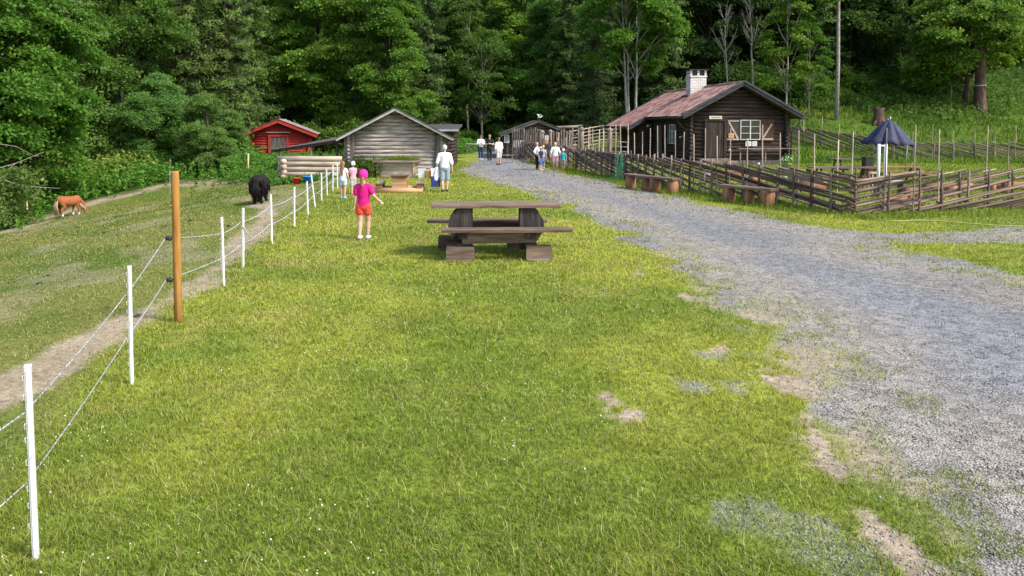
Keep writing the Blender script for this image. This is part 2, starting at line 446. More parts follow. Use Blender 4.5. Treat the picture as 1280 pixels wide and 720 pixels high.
PATH_L = plan([(-60, 520), (20, 480), (100, 432), (200, 384), (262, 345), (300, 314), (325, 285), (336, 265), (330, 252)])   # trodden line inside the rope fence
BANK = [(-24, 18), (-19.5, 24), (-19.8, 30), (-21.8, 34.5), (-20.5, 37.5), (-17.5, 40.0), (-13, 39.0), (-11.2, 36.0), (-10, 34.4), (-7.0, 34.0), (-2.6, 34.5),
        (-3.2, 44), (-4.2, 60), (-4.4, 80), (2.2, 82), (1.4, 60), (2.4, 52), (8, 70), (13, 62), (24, 61), (33, 66), (47, 72), (70, 80)]
# rough ground and forest floor lie beyond this line
FOREST = np.array(BANK + [(200, 72), (200, 300), (-200, 300), (-200, 10)])

def sdf(poly, x, y):
    """negative inside"""
    x = np.asarray(x, float); y = np.asarray(y, float)
    d = np.full(x.shape, 1e9); ins = np.zeros(x.shape, bool)
    n = len(poly)
    for i in range(n):
        ax, ay = poly[i]; bx, by = poly[(i + 1) % n]
        ex, ey = bx - ax, by - ay
        t = np.clip(((x - ax) * ex + (y - ay) * ey) / (ex * ex + ey * ey + 1e-12), 0, 1)
        d = np.minimum(d, (x - ax - t * ex) ** 2 + (y - ay - t * ey) ** 2)
        c = ((ay > y) != (by > y))
        xc = ax + (y - ay) * ex / (ey if abs(ey) > 1e-12 else 1e-12)
        ins ^= c & (x < xc)
    d = np.sqrt(d)
    return np.where(ins, -d, d)

def line_d(line, x, y):
    d = np.full(np.shape(x), 1e9)
    for i in range(len(line) - 1):
        ax, ay = line[i]; bx, by = line[i + 1]; ex, ey = bx - ax, by - ay
        t = np.clip(((x - ax) * ex + (y - ay) * ey) / (ex * ex + ey * ey + 1e-12), 0, 1)
        d = np.minimum(d, (x - ax - t * ex) ** 2 + (y - ay - t * ey) ** 2)
    return np.sqrt(d)

def masks(x, y):
    """gravel, dirt, pasture, rough; each 0..1"""
    near = np.maximum(1, y / 12)
    n1 = fbm(x, y, 0.9, 31, 4) - 0.5; n2 = fbm(x, y, 4.0, 41, 3) - 0.5
    s = sdf(ROAD, x, y) + n1 * 1.1 * np.minimum(1.3, near) * sstep(90, 60, y * 1.0) + n2 * 0.35
    g = sstep(0.18, -0.12, s)
    # tan earth shoulder along the lawn side of the drive, and faint wheel lanes
    side = sstep(3.0, 0.6, np.interp(y, [0, 4.2, 8, 14, 20, 27], [2.0, 2.7, 3.1, 3.0, 2.4, 0.7]) + 0.9 - x) * (y < 24)
    sh = sstep(-0.7, -0.2, s) * sstep(0.4, 0.0, s)
    d = sh * sstep(-0.03, 0.12, fbm(x, y, 1.3, 55, 4) - 0.47) * 0.85 * (x > -1) * sstep(20, 12, y)
    for i, p in enumerate(DIRT_POLYS):
        th = 0.07 if i < 2 else 0.08
        d = np.maximum(d, sstep(th, th - .11, sdf(p, x, y) + n2 * 0.30) * (1 if i < 2 else sstep(.20, .36, fbm(x, y, 6.0, 163, 2))))
    fx = np.interp(y, FY, FX)
    past = sstep(0.1, 0.5, fx - x - 0.25 + n2 * .3) * (y < 48)
    pl = line_d(PATH_L, x, y) + n1 * 0.8
    d = np.maximum(d, sstep(0.36, 0.08, pl) * 0.85)
    bd = line_d(np.array(BANK[1:10]), x, y)
    d = np.maximum(d, sstep(1.15, 0.55, bd + n1 * 1.5 - .2) * 0.95 * (x < -7))
    worn = past * sstep(0.56, 0.68, fbm(x + y * .3, y * .6, 0.55, 77, 4)) * 0.35
    d = np.maximum(d, worn)
    # scattered gravel spill on the lawn
    g2 = g
    for p, gk in zip(GRAVEL_POLYS, (.8, .7, .8, .56, .5, .7)):
        g2 = np.maximum(g2, sstep(0.10, -0.10, sdf(p, x, y) + n2 * .9 + n1 * .5) * gk * sstep(.40, .56, fbm(x, y, 3.3, 161, 3)))
    r = sstep(0.6, -0.6, sdf(FOREST, x, y) + n1 * 2)
    g2 = g2 * (1 - d * .85) * (1 - r)
    return g2, d * (1 - r), past, r

def lin(r_, g_, b_):
    f = lambda c: ((c / 255 + .055) / 1.055) ** 2.4 if c > 10 else c / 255 / 12.92
    return np.array([f(r_), f(g_), f(b_)])

def grass_color(x, y):
    a = fbm(x, y, 0.5, 11, 4)[..., None]; b_ = fbm(x, y, 2.2, 15, 3)[..., None]; c = fbm(x, y, 0.13, 19, 3)[..., None]
    green = np.array([0.190, 0.255, 0.028]); lime = np.array([0.322, 0.350, 0.046]); straw = np.array([0.36, 0.32, 0.085])
    k = np.clip((a - .36) * 3.0, 0, 1)
    col = green * (1 - k) + lime * k
    k2 = np.clip((b_ - .52) * 3.2, 0, 1) * np.clip((c - .35) * 4, 0, 1) * 0.8
    col = col * (1 - k2) + straw * k2
    return col

def ground_color(x, y):
    g, d, p, r = masks(x, y)
    col = grass_color(x, y)
    pc = np.array([0.20, 0.215, 0.048]); pc2 = np.array([0.115, 0.17, 0.022])
    k = np.clip((fbm(x + y * .4, y * .7, .8, 61, 4)[..., None] - .38) * 4, 0, 1)
    pcol = pc2 * (1 - k) + pc * k
    col = col * (1 - p[..., None]) + pcol * p[..., None]
    rough = np.array([0.045, 0.085, 0.012]); hill = np.array([0.085, 0.15, 0.016])
    hk = (sstep(8, 14, x) * sstep(44, 48, y) * sstep(0.3, 4, sdf(FOREST, x, y)))[..., None]
    col = col * (1 - hk) + hill * (0.75 + .5 * fbm(x, y, .5, 65, 3)[..., None]) * hk
    col = col * (1 - r[..., None]) + rough * r[..., None]
    dc = np.array([0.42, 0.33, 0.235]) * (0.75 + 0.5 * fbm(x, y, 3.1, 71, 3)[..., None])
    col = col * (1 - d[..., None]) + dc * d[..., None]
    ga = fbm(x * .8 + y * .15, y * .5, .55, 81, 3)[..., None]
    gc = np.array([0.166, 0.170, 0.178]) * (1 - ga) * 1.5 + np.array([0.29, 0.28, 0.262]) * ga * .62
    # damp, finer chippings darker in the middle of the drive
    col = col * (1 - g[..., None]) + gc * g[..., None]
    sr = sdf(ROAD, x, y) + (fbm(x, y, .7, 141, 3) - .5) * 1.6
    dust = (sstep(-2.3, -0.9, sr) * sstep(.3, -.5, sr) * .65 + sstep(-5.2, -4.4, sr) * sstep(-2.9, -3.7, sr) * .28) * (fbm(x, y, 1.1, 143, 3) + .45) * sstep(46, 24, y)
    dust = np.clip(dust, 0, .8)[..., None] * g[..., None]
    col = col * (1 - dust) + np.array([.33, .285, .225]) * dust
    return col, g, d, p, r

# ground sheet: fine near the camera, coarse far off
def axis(a0, a1, fine0, fine1, step, grow):
    v = list(np.arange(fine0, fine1, step)); s_ = step; t = v[-1]
    while t < a1: s_ *= grow; t += s_; v.append(t)
    s_ = step; t = v[0]; lo = []
    while t > a0: s_ *= grow; t -= s_; lo.append(t)
    return np.array(lo[::-1] + v)
gxs = axis(-190, 190, -5.5, 7.0, 0.05, 1.022)
gys = axis(-60, 260, 3.6, 11.0, 0.05, 1.0165)
GXX, GYY = np.meshgrid(gxs, gys)
GZ = HGT(GXX, GYY)
gcol, gg, gd, gp, gr = ground_color(GXX, GYY)
GZ = GZ + gg * 0.012 * (fbm(GXX, GYY, 9, 3, 2) - .5) * (GYY < 20)
nx, ny = len(gxs), len(gys)
idx = np.arange(nx * ny).reshape(ny, nx)
Fq = np.stack([idx[:-1, :-1], idx[:-1, 1:], idx[1:, 1:], idx[1:, :-1]], -1).reshape(-1, 4)
fm = gg[:-1, :-1].ravel() > 0.5
fh = ((gr[:-1, :-1] > 0.5) | ((GYY[:-1, :-1] > 49) & (GXX[:-1, :-1] > 12))).ravel() & ~fm
fp = (gp[:-1, :-1].ravel() > 0.5) & ~fm & ~fh

def ground_mat():
    m, n, l, b = new_mat('ground_surface')
    ac = n.new('ShaderNodeAttribute'); ac.attribute_name = 'col'
    ag = n.new('ShaderNodeAttribute'); ag.attribute_name = 'gra'
    tc = n.new('ShaderNodeTexCoord')
    # stones
    vo = n.new('ShaderNodeTexVoronoi'); vo.inputs['Scale'].default_value = 60
    vo2 = n.new('ShaderNodeTexVoronoi'); vo2.inputs['Scale'].default_value = 9
    l.new(tc.outputs['Object'], vo.inputs[0]); l.new(tc.outputs['Object'], vo2.inputs[0])
    sx = n.new('ShaderNodeSeparateColor'); l.new(vo.outputs['Color'], sx.inputs[0])
    sx2 = n.new('ShaderNodeSeparateColor'); l.new(vo2.outputs['Color'], sx2.inputs[0])
    a1 = n.new('ShaderNodeMath'); a1.operation = 'MULTIPLY_ADD'; a1.inputs[1].default_value = 0.7; a1.inputs[2].default_value = 0.42
    l.new(sx.outputs[0], a1.inputs[0])
    a2 = n.new('ShaderNodeMath'); a2.operation = 'MULTIPLY_ADD'; a2.inputs[1].default_value = 0.45
    l.new(sx2.outputs[0], a2.inputs[0]); l.new(a1.outputs[0], a2.inputs[2])
    # turf speckle
    nz = n.new('ShaderNodeTexNoise'); nz.inputs['Scale'].default_value = 16; nz.inputs['Detail'].default_value = 8; nz.inputs['Roughness'].default_value = .75
    l.new(tc.outputs['Object'], nz.inputs[0])
    nm = n.new('ShaderNodeMapRange'); nm.inputs[1].default_value = .3; nm.inputs[2].default_value = .7; nm.inputs[3].default_value = .35; nm.inputs[4].default_value = 1.25
    l.new(nz.outputs[0], nm.inputs[0])
    mx = n.new('ShaderNodeMix'); mx.data_type = 'FLOAT'
    l.new(ag.outputs['Fac'], mx.inputs[0]); l.new(nm.outputs[0], mx.inputs[2]); l.new(a2.outputs[0], mx.inputs[3])
    sc = n.new('ShaderNodeVectorMath'); sc.operation = 'SCALE'
    l.new(ac.outputs['Color'], sc.inputs[0]); l.new(mx.outputs[0], sc.inputs['Scale'])
    l.new(sc.outputs[0], b.inputs['Base Color'])
    b.inputs['Roughness'].default_value = .9; b.inputs['Specular IOR Level'].default_value = .15
    bp = n.new('ShaderNodeBump'); bp.inputs['Strength'].default_value = .8; bp.inputs['Distance'].default_value = .02
    hm = n.new('ShaderNodeMix'); hm.data_type = 'FLOAT'
    inv = n.new('ShaderNodeMath'); inv.operation = 'SUBTRACT'; inv.inputs[0].default_value = 1; l.new(vo.outputs['Distance'], inv.inputs[1])
    l.new(ag.outputs['Fac'], hm.inputs[0]); l.new(nz.outputs[0], hm.inputs[2]); l.new(inv.outputs[0], hm.inputs[3])
    l.new(hm.outputs[0], bp.inputs['Height']); l.new(bp.outputs[0], b.inputs['Normal'])
    return m
GM = ground_mat()
Vall = np.stack([GXX.ravel(), GYY.ravel(), GZ.ravel()], -1)

def sub_ground(name, sel):
    f = Fq[sel]; u, inv = np.unique(f, return_inverse=True)
    me = np_mesh(name, Vall[u], inv.reshape(f.shape), GM, smooth=True, color=gcol.reshape(-1, 3)[u])
    a = me.attributes.new('gra', 'FLOAT', 'POINT'); a.data.foreach_set('value', gg.ravel()[u].astype(np.float32))
    return tag(link(name, me), kind='structure')
sub_ground('gravel_road', fm)
sub_ground('hill_terrain', fh)
sub_ground('pasture_ground', fp)
sub_ground('lawn_ground', ~(fm | fh | fp))
del Vall

# ------------------------------------------------------------------ grass, stones, clover: dense near, sparse far
def blade_mat():
    m, n, l, b = new_mat('grass_blades')
    ac = n.new('ShaderNodeAttribute'); ac.attribute_name = 'col'
    l.new(ac.outputs['Color'], b.inputs['Base Color'])
    b.inputs['Roughness'].default_value = .6; b.inputs['Specular IOR Level'].default_value = .2
    tr = n.new('ShaderNodeBsdfTranslucent'); l.new(ac.outputs['Color'], tr.inputs[0])
    mx = n.new('ShaderNodeMixShader'); mx.inputs[0].default_value = .45
    l.new(b.outputs[0], mx.inputs[1]); l.new(tr.outputs[0], mx.inputs[2]); l.new(mx.outputs[0], n['Material Output'].inputs[0])
    return m
BM = blade_mat()
rng = np.random.default_rng(5)

def scatter(N, z0, z1, spread=1.0):
    y = z0 * (z1 / z0) ** rng.random(N)
    x = (rng.random(N) * 2 - 1) * spread * (y + .6)
    return x, y

def blades(name, x, y, hgt, wid, col, lean=0.55, label=None):
    n = len(x); z = HGT(x, y)
    a = rng.random(n) * 2 * np.pi; ca, sa = np.cos(a), np.sin(a)
    b_ = a + (rng.random(n) - .5) * 1.2 + np.pi / 2; ln = hgt * lean * (0.3 + rng.random(n) * 1.2)
    lx, ly = np.cos(b_) * ln, np.sin(b_) * ln
    hw = wid / 2
    V = np.empty((n, 5, 3))
    V[:, 0] = np.stack([x - ca * hw, y - sa * hw, z - .004], -1)
    V[:, 1] = np.stack([x + ca * hw, y + sa * hw, z - .004], -1)
    V[:, 2] = np.stack([x + ca * hw * .8 + lx * .35, y + sa * hw * .8 + ly * .35, z + hgt * .6], -1)
    V[:, 3] = np.stack([x - ca * hw * .8 + lx * .35, y - sa * hw * .8 + ly * .35, z + hgt * .6], -1)
    V[:, 4] = np.stack([x + lx, y + ly, z + hgt * .95], -1)
    o = np.arange(n)[:, None] * 5
    F = np.concatenate([o + np.array([[0, 1, 2]]), o + np.array([[0, 2, 3]]), o + np.array([[3, 2, 4]])], 0)
    C = np.repeat(col, 5, 0)
    me = np_mesh(name, V.reshape(-1, 3), F, BM, color=C)
    return tag(link(name, me), label, 'grass', kind='stuff')

x, y = scatter(1150000, 3.3, 46)
g, d, p, r = masks(x, y)
tuft = fbm(x, y, 3.0, 23, 3); tuf2 = fbm(x, y, 9.0, 24, 2)
edge = sstep(-1.5, -.2, sdf(ROAD, x, y)) * sstep(.50, .62, fbm(x, y, 2.6, 151, 3)) * .55
keep = (rng.random(len(x)) < np.maximum(1 - g * 1.04, edge) * (1 - d * .93) * (1 - .45 * p) * (1 - r)) & (tuf2 + (rng.random(len(x)) - .5) * .6 > .25)
keep &= (y > 1)
x, y, tuft, p = x[keep], y[keep], tuft[keep], p[keep]
cl = np.maximum(1, y / 5.5)
hg = (0.012 + 0.036 * np.clip(tuft - .22, 0, 1) + 0.016 * rng.random(len(x))) * (1 - .45 * p) * cl ** .35
wd = np.minimum(0.0046 * cl, 0.05) * (0.7 + .6 * rng.random(len(x)))
gcb, _, _, _, _ = ground_color(x, y)
base = grass_color(x, y) * (1 - p[:, None]) + gcb * p[:, None] * 1.0
jit = 0.45 + 1.15 * rng.random(len(x))[:, None]
straw = (rng.random(len(x)) < .12 + .10 * p)[:, None]
colr = base * jit * np.array([1.0, 1.0, 1.0]) * (0.85 + .3 * np.stack([rng.random(len(x)), rng.random(len(x)) * .3 + .35, rng.random(len(x))], -1))
colr = np.where(straw, np.array([0.42, 0.38, 0.15]) * jit, colr)
blades('short_grass', x, y, hg, wd, colr, lean=1.15, label='short green lawn and pasture grass')

# longer seed stalks and stray straws lying over the lawn
x, y = scatter(11000, 3.3, 22)
g, d, p, r = masks(x, y)
keep = rng.random(len(x)) < (1 - g) * (1 - d) * (1 - p * .7)
x, y = x[keep], y[keep]
blades('dry_grass_stalks', x, y, 0.03 + .07 * rng.random(len(x)), 0.0035 * np.maximum(1, y / 6), np.array([[0.42, 0.42, 0.17]]) * (.6 + .8 * rng.random(len(x))[:, None]), lean=1.6, label='dry pale grass stalks lying over the lawn')

# taller rough grass: edge of the drive verge below the fence, meadow on the hill, around posts
def tall_patch(name, n, xr, yr, cond, h0, h1, w0, cA, cB, label, lean=.5):
    x = xr[0] + (xr[1] - xr[0]) * rng.random(n); y = yr[0] + (yr[1] - yr[0]) * rng.random(n)
    k = cond(x, y) & (fbm(x, y, .8, 33, 3) + (rng.random(n) - .5) * .5 > .38)
    x, y = x[k], y[k]
    q = fbm(x, y, .5, 35, 3)[:, None]; q = np.clip((q - .3) * 2.5, 0, 1)
    c = (np.array(cA) * (1 - q) + np.array(cB) * q) * (.6 + .8 * rng.random(len(x))[:, None])
    return blades(name, x, y, h0 + (h1 - h0) * rng.random(len(x)) * (.4 + fbm(x, y, .6, 44, 2)), w0 * (.6 + .8 * rng.random(len(x))), c, lean, label)
def in_hill(x, y): return (sdf(FOREST, x, y) > .2) & (x / y < .75)
tall_patch('meadow_grass', 60000, (10, 50), (44, 70), in_hill, .10, .45, .05, (.085, .165, .014), (.16, .235, .024), 'bright green meadow grass on the slope behind the cabin')
tall_patch('meadow_grass', 26000, (2, 12), (40, 74), lambda x, y: (sdf(FOREST, x, y) > .2) & (sdf(ROAD, x, y) > .5) & (x / y > .07), .08, .3, .045, (.13, .20, .02), (.27, .30, .055), 'yellow green grass in the far paddock')
fl = np.array([tuple(FLAT(px, py).xy) for px, py in [(655, 203), (700, 210), (770, 224), (860, 242), (960, 257), (1068, 270), (1290, 264)]])
def near_fence(x, y): return (line_d(fl, x, y) < .9) & (sdf(ROAD, x, y) > .1)
tall_patch('verge_grass', 160000, (1, 16), (18, 50), near_fence, .05, .20, .016, (.12, .20, .018), (.23, .30, .034), 'uneven grass along the foot of the pole fence')
tall_patch('yard_grass', 90000, (4, 30), (20, 47), lambda x, y: (x > 4) & (sdf(ROAD, x, y) > 1.2) & (x / y < .72), .04, .14, .03, (.09, .19, .014), (.17, .26, .022), 'green grass inside the fenced yard')

# stones
def rock_mesh(name, x, y, size, col, mat, label, cat, flatness=.55, lift=.2):
    n = len(x); z = HGT(x, y)
    base = np.array([(1, 0, 0), (0, 1, 0), (-1, 0, 0), (0, -1, 0), (0, 0, 1), (0, 0, -1)], float)
    V = base[None] * (0.65 + .7 * rng.random((n, 6, 1))) * size[:, None, None]
    V[:, :, 2] *= flatness
    a = rng.random(n) * 6.28; ca, sa = np.cos(a)[:, None], np.sin(a)[:, None]
    X = V[:, :, 0] * ca - V[:, :, 1] * sa; Y = V[:, :, 0] * sa + V[:, :, 1] * ca
    tl = (rng.random((n, 1)) - .5) * 1.0
    Z = V[:, :, 2] + X * tl
    P = np.stack([X + x[:, None], Y + y[:, None], Z + (z + size * flatness * lift)[:, None]], -1)
    o = np.arange(n)[:, None] * 6
    F = np.concatenate([o + np.array([t]) for t in [(0, 1, 4), (1, 2, 4), (2, 3, 4), (3, 0, 4), (1, 0, 5), (2, 1, 5), (3, 2, 5), (0, 3, 5)]], 0)
    me = np_mesh(name, P.reshape(-1, 3), F, mat, color=np.repeat(col, 6, 0))
    return tag(link(name, me), label, cat, kind='stuff')
def col_mat(name, rough=.85):
    m, n, l, b = new_mat(name)
    ac = n.new('ShaderNodeAttribute'); ac.attribute_name = 'col'
    l.new(ac.outputs['Color'], b.inputs['Base Color']); b.inputs['Roughness'].default_value = rough
    return m
SM = col_mat('stone_chips')
x, y = scatter(450000, 3.3, 40)
g, d, p, r = masks(x, y)
keep = (rng.random(len(x)) < np.clip(g * .85, 0, 1) + d * .35 * (x > 0)) & (x > -2)
x, y = x[keep], y[keep]
v = 0.4 + 1.05 * rng.random(len(x))[:, None]
ga = fbm(x * .8 + y * .15, y * .5, .55, 81, 3)[:, None]
c = (np.array([0.152, 0.156, 0.166]) * (1.3 - ga * .5) + np.array([.10, .085, .06]) * ga) * v
dk = np.clip(sstep(-2.3, -0.9, sdf(ROAD, x, y)), 0, 1)[:, None] * .6; c = c * (1 - dk) + np.array([.29, .255, .205]) * v * dk
pinkish = (rng.random(len(x)) < .05)[:, None]; c = np.where(pinkish, np.array([.34, .24, .20]) * v, c)
rock_mesh('gravel_stones', x, y, (0.0035 + .0105 * rng.random(len(x)) ** 2.4) * np.maximum(1, y / 9), c, SM, 'loose grey chippings on the drive', 'gravel')
# stray pebbles in the turf
x, y = scatter(1800, 3.3, 12)
k = (x > -1.5) & (sdf(ROAD, x, y) > 0) & (rng.random(len(x)) < np.exp(-sdf(ROAD, x, y) / 1.2))
x, y = x[k], y[k]
rock_mesh('lawn_pebbles', x, y, 0.004 + .012 * rng.random(len(x)) ** 2, np.array([[.27, .265, .26]]) * (.6 + .8 * rng.random(len(x))[:, None]), SM, 'grey pebbles lying in the lawn by the drive', 'pebbles', .6, .9)
# clover flower heads
x, y = scatter(1900, 3.4, 26)
g, d, p, r = masks(x, y)
k = (g < .2) & (d < .3) & (fbm(x, y, .9, 99, 3) > .50) & (p < .3)
x, y = x[k], y[k]
o = rock_mesh('clover_flowers', x, y, 0.0065 * np.maximum(1, y / 9) * (.7 + .6 * rng.random(len(x))), np.array([[.70, .70, .62]]) * (.8 + .3 * rng.random(len(x))[:, None]), SM, 'small white clover heads in the lawn', 'clover', .9, .3)
o.location.z += .035
# dung and dark clods in the pasture
x, y = scatter(900, 6, 40)
g, d, p, r = masks(x, y)
k = (p > .8) & (fbm(x, y, .5, 111, 3) > .56)
rock_mesh('earth_clods', x[k], y[k], 0.02 + .07 * rng.random(k.sum()) ** 2, np.array([[.045, .035, .022]]) * (.6 + .9 * rng.random(k.sum())[:, None]), SM, 'dark clods scattered over the pasture', 'clods', .45, .3)

# ------------------------------------------------------------------ trees
def unit(v):
    return v / (np.linalg.norm(v, axis=-1, keepdims=True) + 1e-9)

def leaves(cent, up, size, rg, asp=0.62, tilt=0.95):
    n = len(cent)
    nr = unit(up + rg.normal(size=(n, 3)) * tilt)
    t = unit(np.cross(nr, rg.normal(size=(n, 3))))
    b = np.cross(nr, t)
    s = (size * (0.6 + 0.8 * rg.random(n)))[:, None]
    V = np.stack([cent - t * s, cent + b * s * asp - nr * s * .12, cent + t * s, cent - b * s * asp - nr * s * .12], 1)
    return V.reshape(-1, 3)

def leaf_mesh(name, cents, ups, size, seed, mat, asp=.62, tilt=.95, val=None):
    rg = np.random.default_rng(seed)
    V = leaves(cents, ups, size if hasattr(size, '__len__') else np.full(len(cents), size), rg, asp, tilt)
    n = len(cents)
    F = np.arange(n * 4).reshape(n, 4)
    rv = rg.random(n) * .7 + .15 if val is None else np.clip(val + (rg.random(n) - .5) * .5, 0, 1)
    return np_mesh(name, V, F, mat, rv=np.repeat(rv, 4))

def tube_mesh(name, tubes, mat):
    b = MB()
    for pts, rad, seg in tubes: b.tube(pts, rad, seg, jit=.08)
    me = b.mesh(name, True); me.materials.append(mat)
    return me

def broadleaf(H, Rc, base, seed, mat, leaf=.088, nlobe=32, ncl=15, nl=160, bark='bark', bare=0.0, trunk_r=.17, stems=1, prof=.75, sprays=.28):
    """returns (trunk mesh, crown mesh): lobes of layered leaf sprays round real limbs"""
    rg = np.random.default_rng(seed)
    tubes = []; C = []; U = []; Vv = []
    tops = []
    for s in range(stems):
        a = rg.random() * 6.28; off = (0.25 if stems > 1 else 0)
        p = [np.array([math.cos(a) * off, math.sin(a) * off, -0.4])]
        for i in range(1, 7):
            q = p[-1] + np.array([(rg.random() - .5) * .05 * H * .4 + math.cos(a) * off * .5, (rg.random() - .5) * .05 * H * .4 + math.sin(a) * off * .5, H * .9 / 6])
            p.append(q)
        tubes.append((p, [trunk_r * (1 - .85 * i / 6) * (1.3 if i == 0 else 1) for i in range(7)], 8)); tops.append(p)
    for k in range(nlobe):
        t = (k + rg.random()) / nlobe                                   # height fraction in the crown
        z = base + (H - base) * (t * .93)
        r = Rc * (math.sin(math.pi * min(1, .16 + .80 * t)) ** prof) * (.50 + .55 * rg.random())
        a = rg.random() * 6.283
        lc = np.array([math.cos(a) * r, math.sin(a) * r, z])
        st = tops[rg.integers(0, stems)]
        zi = max(base * .8, z - .25 * r - .5 - .12 * H)
        f = min(5.99, max(0.1, (zi + .4) / (H * .9) * 6)); i = int(f)
        s0 = st[i] + (st[i + 1] - st[i]) * (f - i)
        mid = (s0 + lc) / 2 + np.array([0, 0, .10 * r]) + (rg.random(3) - .5) * .5
        tubes.append(([s0, mid, lc], [trunk_r * .34, trunk_r * .2, trunk_r * .06], 5))
        if rg.random() < bare: continue
        lr = Rc * (.24 + .20 * rg.random())
        for c in range(ncl):
            d = unit(rg.normal(size=3)); d[2] = d[2] * .8 + .15
            cc = lc + d * lr * (.55 + .45 * rg.random())
            if rg.random() < .5: tubes.append(([lc, (lc + cc) / 2 + np.array([0, 0, .06]), cc], [trunk_r * .07, trunk_r * .05, trunk_r * .02], 3))
            out = unit(np.array([cc[0], cc[1], 0.01])[None])[0]
            n_ = int(nl * (.6 + .8 * rg.random()))
            q = rg.normal(size=(n_, 3)) * np.array([sprays, sprays, sprays * .36]) * (Rc / 2.6) ** .5
            q[:, 2] -= np.maximum(0, q @ out) * .45                        # sprays droop outwards
            C.append(cc + q); U.append(np.tile(np.array([out[0] * .35, out[1] * .35, 1.0]), (n_, 1))); Vv.append(np.full(n_, rg.random() * .5 + .25))
    C = np.concatenate(C); U = np.concatenate(U); Vv = np.concatenate(Vv)
    return tube_mesh('trunk', tubes, M[bark]), leaf_mesh('crown', C, U, leaf, seed + 1, mat, val=Vv)

def spruce(H, Rc, base, seed, mat, tiers=34, per=12, nb=60, leaf=.15):
    rg = np.random.default_rng(seed)
    tubes = [([np.array([0, 0, -.4]), np.array([0.04, 0, H * .5]), np.array([0, 0.03, H])], [.24, .14, .02], 8)]
    C = []; U = []; Vv = []
    for k in range(tiers):
        t = k / (tiers - 1); z = base + (H - base) * t ** .92
        L0 = Rc * (1 - t) ** .72 + .18
        for j in range(max(4, int(per * (1 - t * .5)))):
            a = rg.random() * 6.283; L = L0 * (.6 + .55 * rg.random()); dr = .28 + .22 * rg.random()
            o = np.array([math.cos(a), math.sin(a), 0]); sd_ = np.array([-o[1], o[0], 0])
            z0 = z + (rg.random() - .5) * .35
            f = np.linspace(.12, 1, 5)
            path = [np.array([0, 0, z0]) + o * L * q + np.array([0, 0, -dr * L * q + .22 * L * q * q * q]) for q in f]
            tubes.append((path, [.03, .025, .02, .012, .006], 3))
            n_ = int(nb * (.4 + .6 * L / Rc) + 6)
            q = rg.random(n_) ** .7
            hang = rg.random(n_)
            P = np.array([0, 0, z0]) + o * (L * q)[:, None] + np.stack([0 * q, 0 * q, -dr * L * q + .22 * L * q ** 3 - .32 * hang * (.4 + q)], -1) + sd_ * ((rg.random(n_) - .5) * L * .42 * (1 - .5 * q))[:, None]
            C.append(P); U.append(np.tile(o * .8 + np.array([0, 0, .55]), (n_, 1))); Vv.append(np.full(n_, .15 + .55 * rg.random()) + .2 * (1 - hang))
    C = np.concatenate(C); U = np.concatenate(U); Vv = np.concatenate(Vv)
    return tube_mesh('trunk', tubes, M['bark']), leaf_mesh('crown', C, U, leaf, seed + 1, mat, asp=.22, tilt=.4, val=np.clip(Vv, 0, 1))

def bare_tree(H, seed, bark='bark_pale', r0=.11, n=22, twigs=5, lo=.45):
    rg = np.random.default_rng(seed); tubes = []
    p = [np.array([0, 0, -.3])]
    for i in range(8): p.append(p[-1] + np.array([(rg.random() - .5) * .25, (rg.random() - .5) * .25, (H + .3) / 8]))
    tubes.append((p, [r0 * (1 - .9 * i / 8) for i in range(9)], 8))
    for k in range(n):
        f = 8 * (lo + (1 - lo) * rg.random()) * .97; i = int(f); s0 = p[i] + (p[min(8, i + 1)] - p[i]) * (f - i)
        a = rg.random() * 6.28; L = (.8 + 1.6 * rg.random()) * (1.3 - f / 9)
        d = np.array([math.cos(a), math.sin(a), .8 + rg.random()]); d /= np.linalg.norm(d)
        e = s0 + d * L + np.array([0, 0, .3 * L])
        m_ = s0 + d * L * .5
        tubes.append(([s0, m_, e], [r0 * .28, r0 * .17, r0 * .05], 4))
        for j in range(twigs):
            q = m_ + (e - m_) * rg.random(); d2 = unit((d + rg.normal(size=3) * .5)[None])[0]
            tubes.append(([q, q + d2 * L * .4], [r0 * .09, r0 * .03], 3))
    return tube_mesh('trunk', tubes, M[bark]), None

def bush(H, Rc, seed, mat, leaf=.075, nlobe=22, nl=760, bark='bark'):
    rg = np.random.default_rng(seed); tubes = []; C = []; U = []; Vv = []
    for k in range(nlobe):
        a = rg.random() * 6.283; r = Rc * math.sqrt(rg.random()) * .78; z = H * (.22 + .62 * rg.random() * (1 - (r / Rc) ** 2 * .55))
        lc = np.array([math.cos(a) * r, math.sin(a) * r, z]); lr = H * (.13 + .09 * rg.random())
        tubes.append(([np.array([lc[0] * .15, lc[1] * .15, -.2]), lc * np.array([.6, .6, .55]), lc], [.035, .025, .008], 5))
        for c in range(9):
            d = unit(rg.normal(size=3)); cc = lc + d * lr; n_ = nl // 9
            C.append(cc + rg.normal(size=(n_, 3)) * np.array([.26, .26, .15]) * H / 3.2)
            U.append(np.tile(np.array([d[0] * .4, d[1] * .4, .9]), (n_, 1))); Vv.append(np.full(n_, .2 + .6 * rg.random()))
    C = np.concatenate(C); C[:, 2] = np.maximum(C[:, 2], .02)
    return tube_mesh('stem', tubes, M[bark]), leaf_mesh('foliage', C, np.concatenate(U), leaf, seed + 1, mat, val=np.concatenate(Vv))

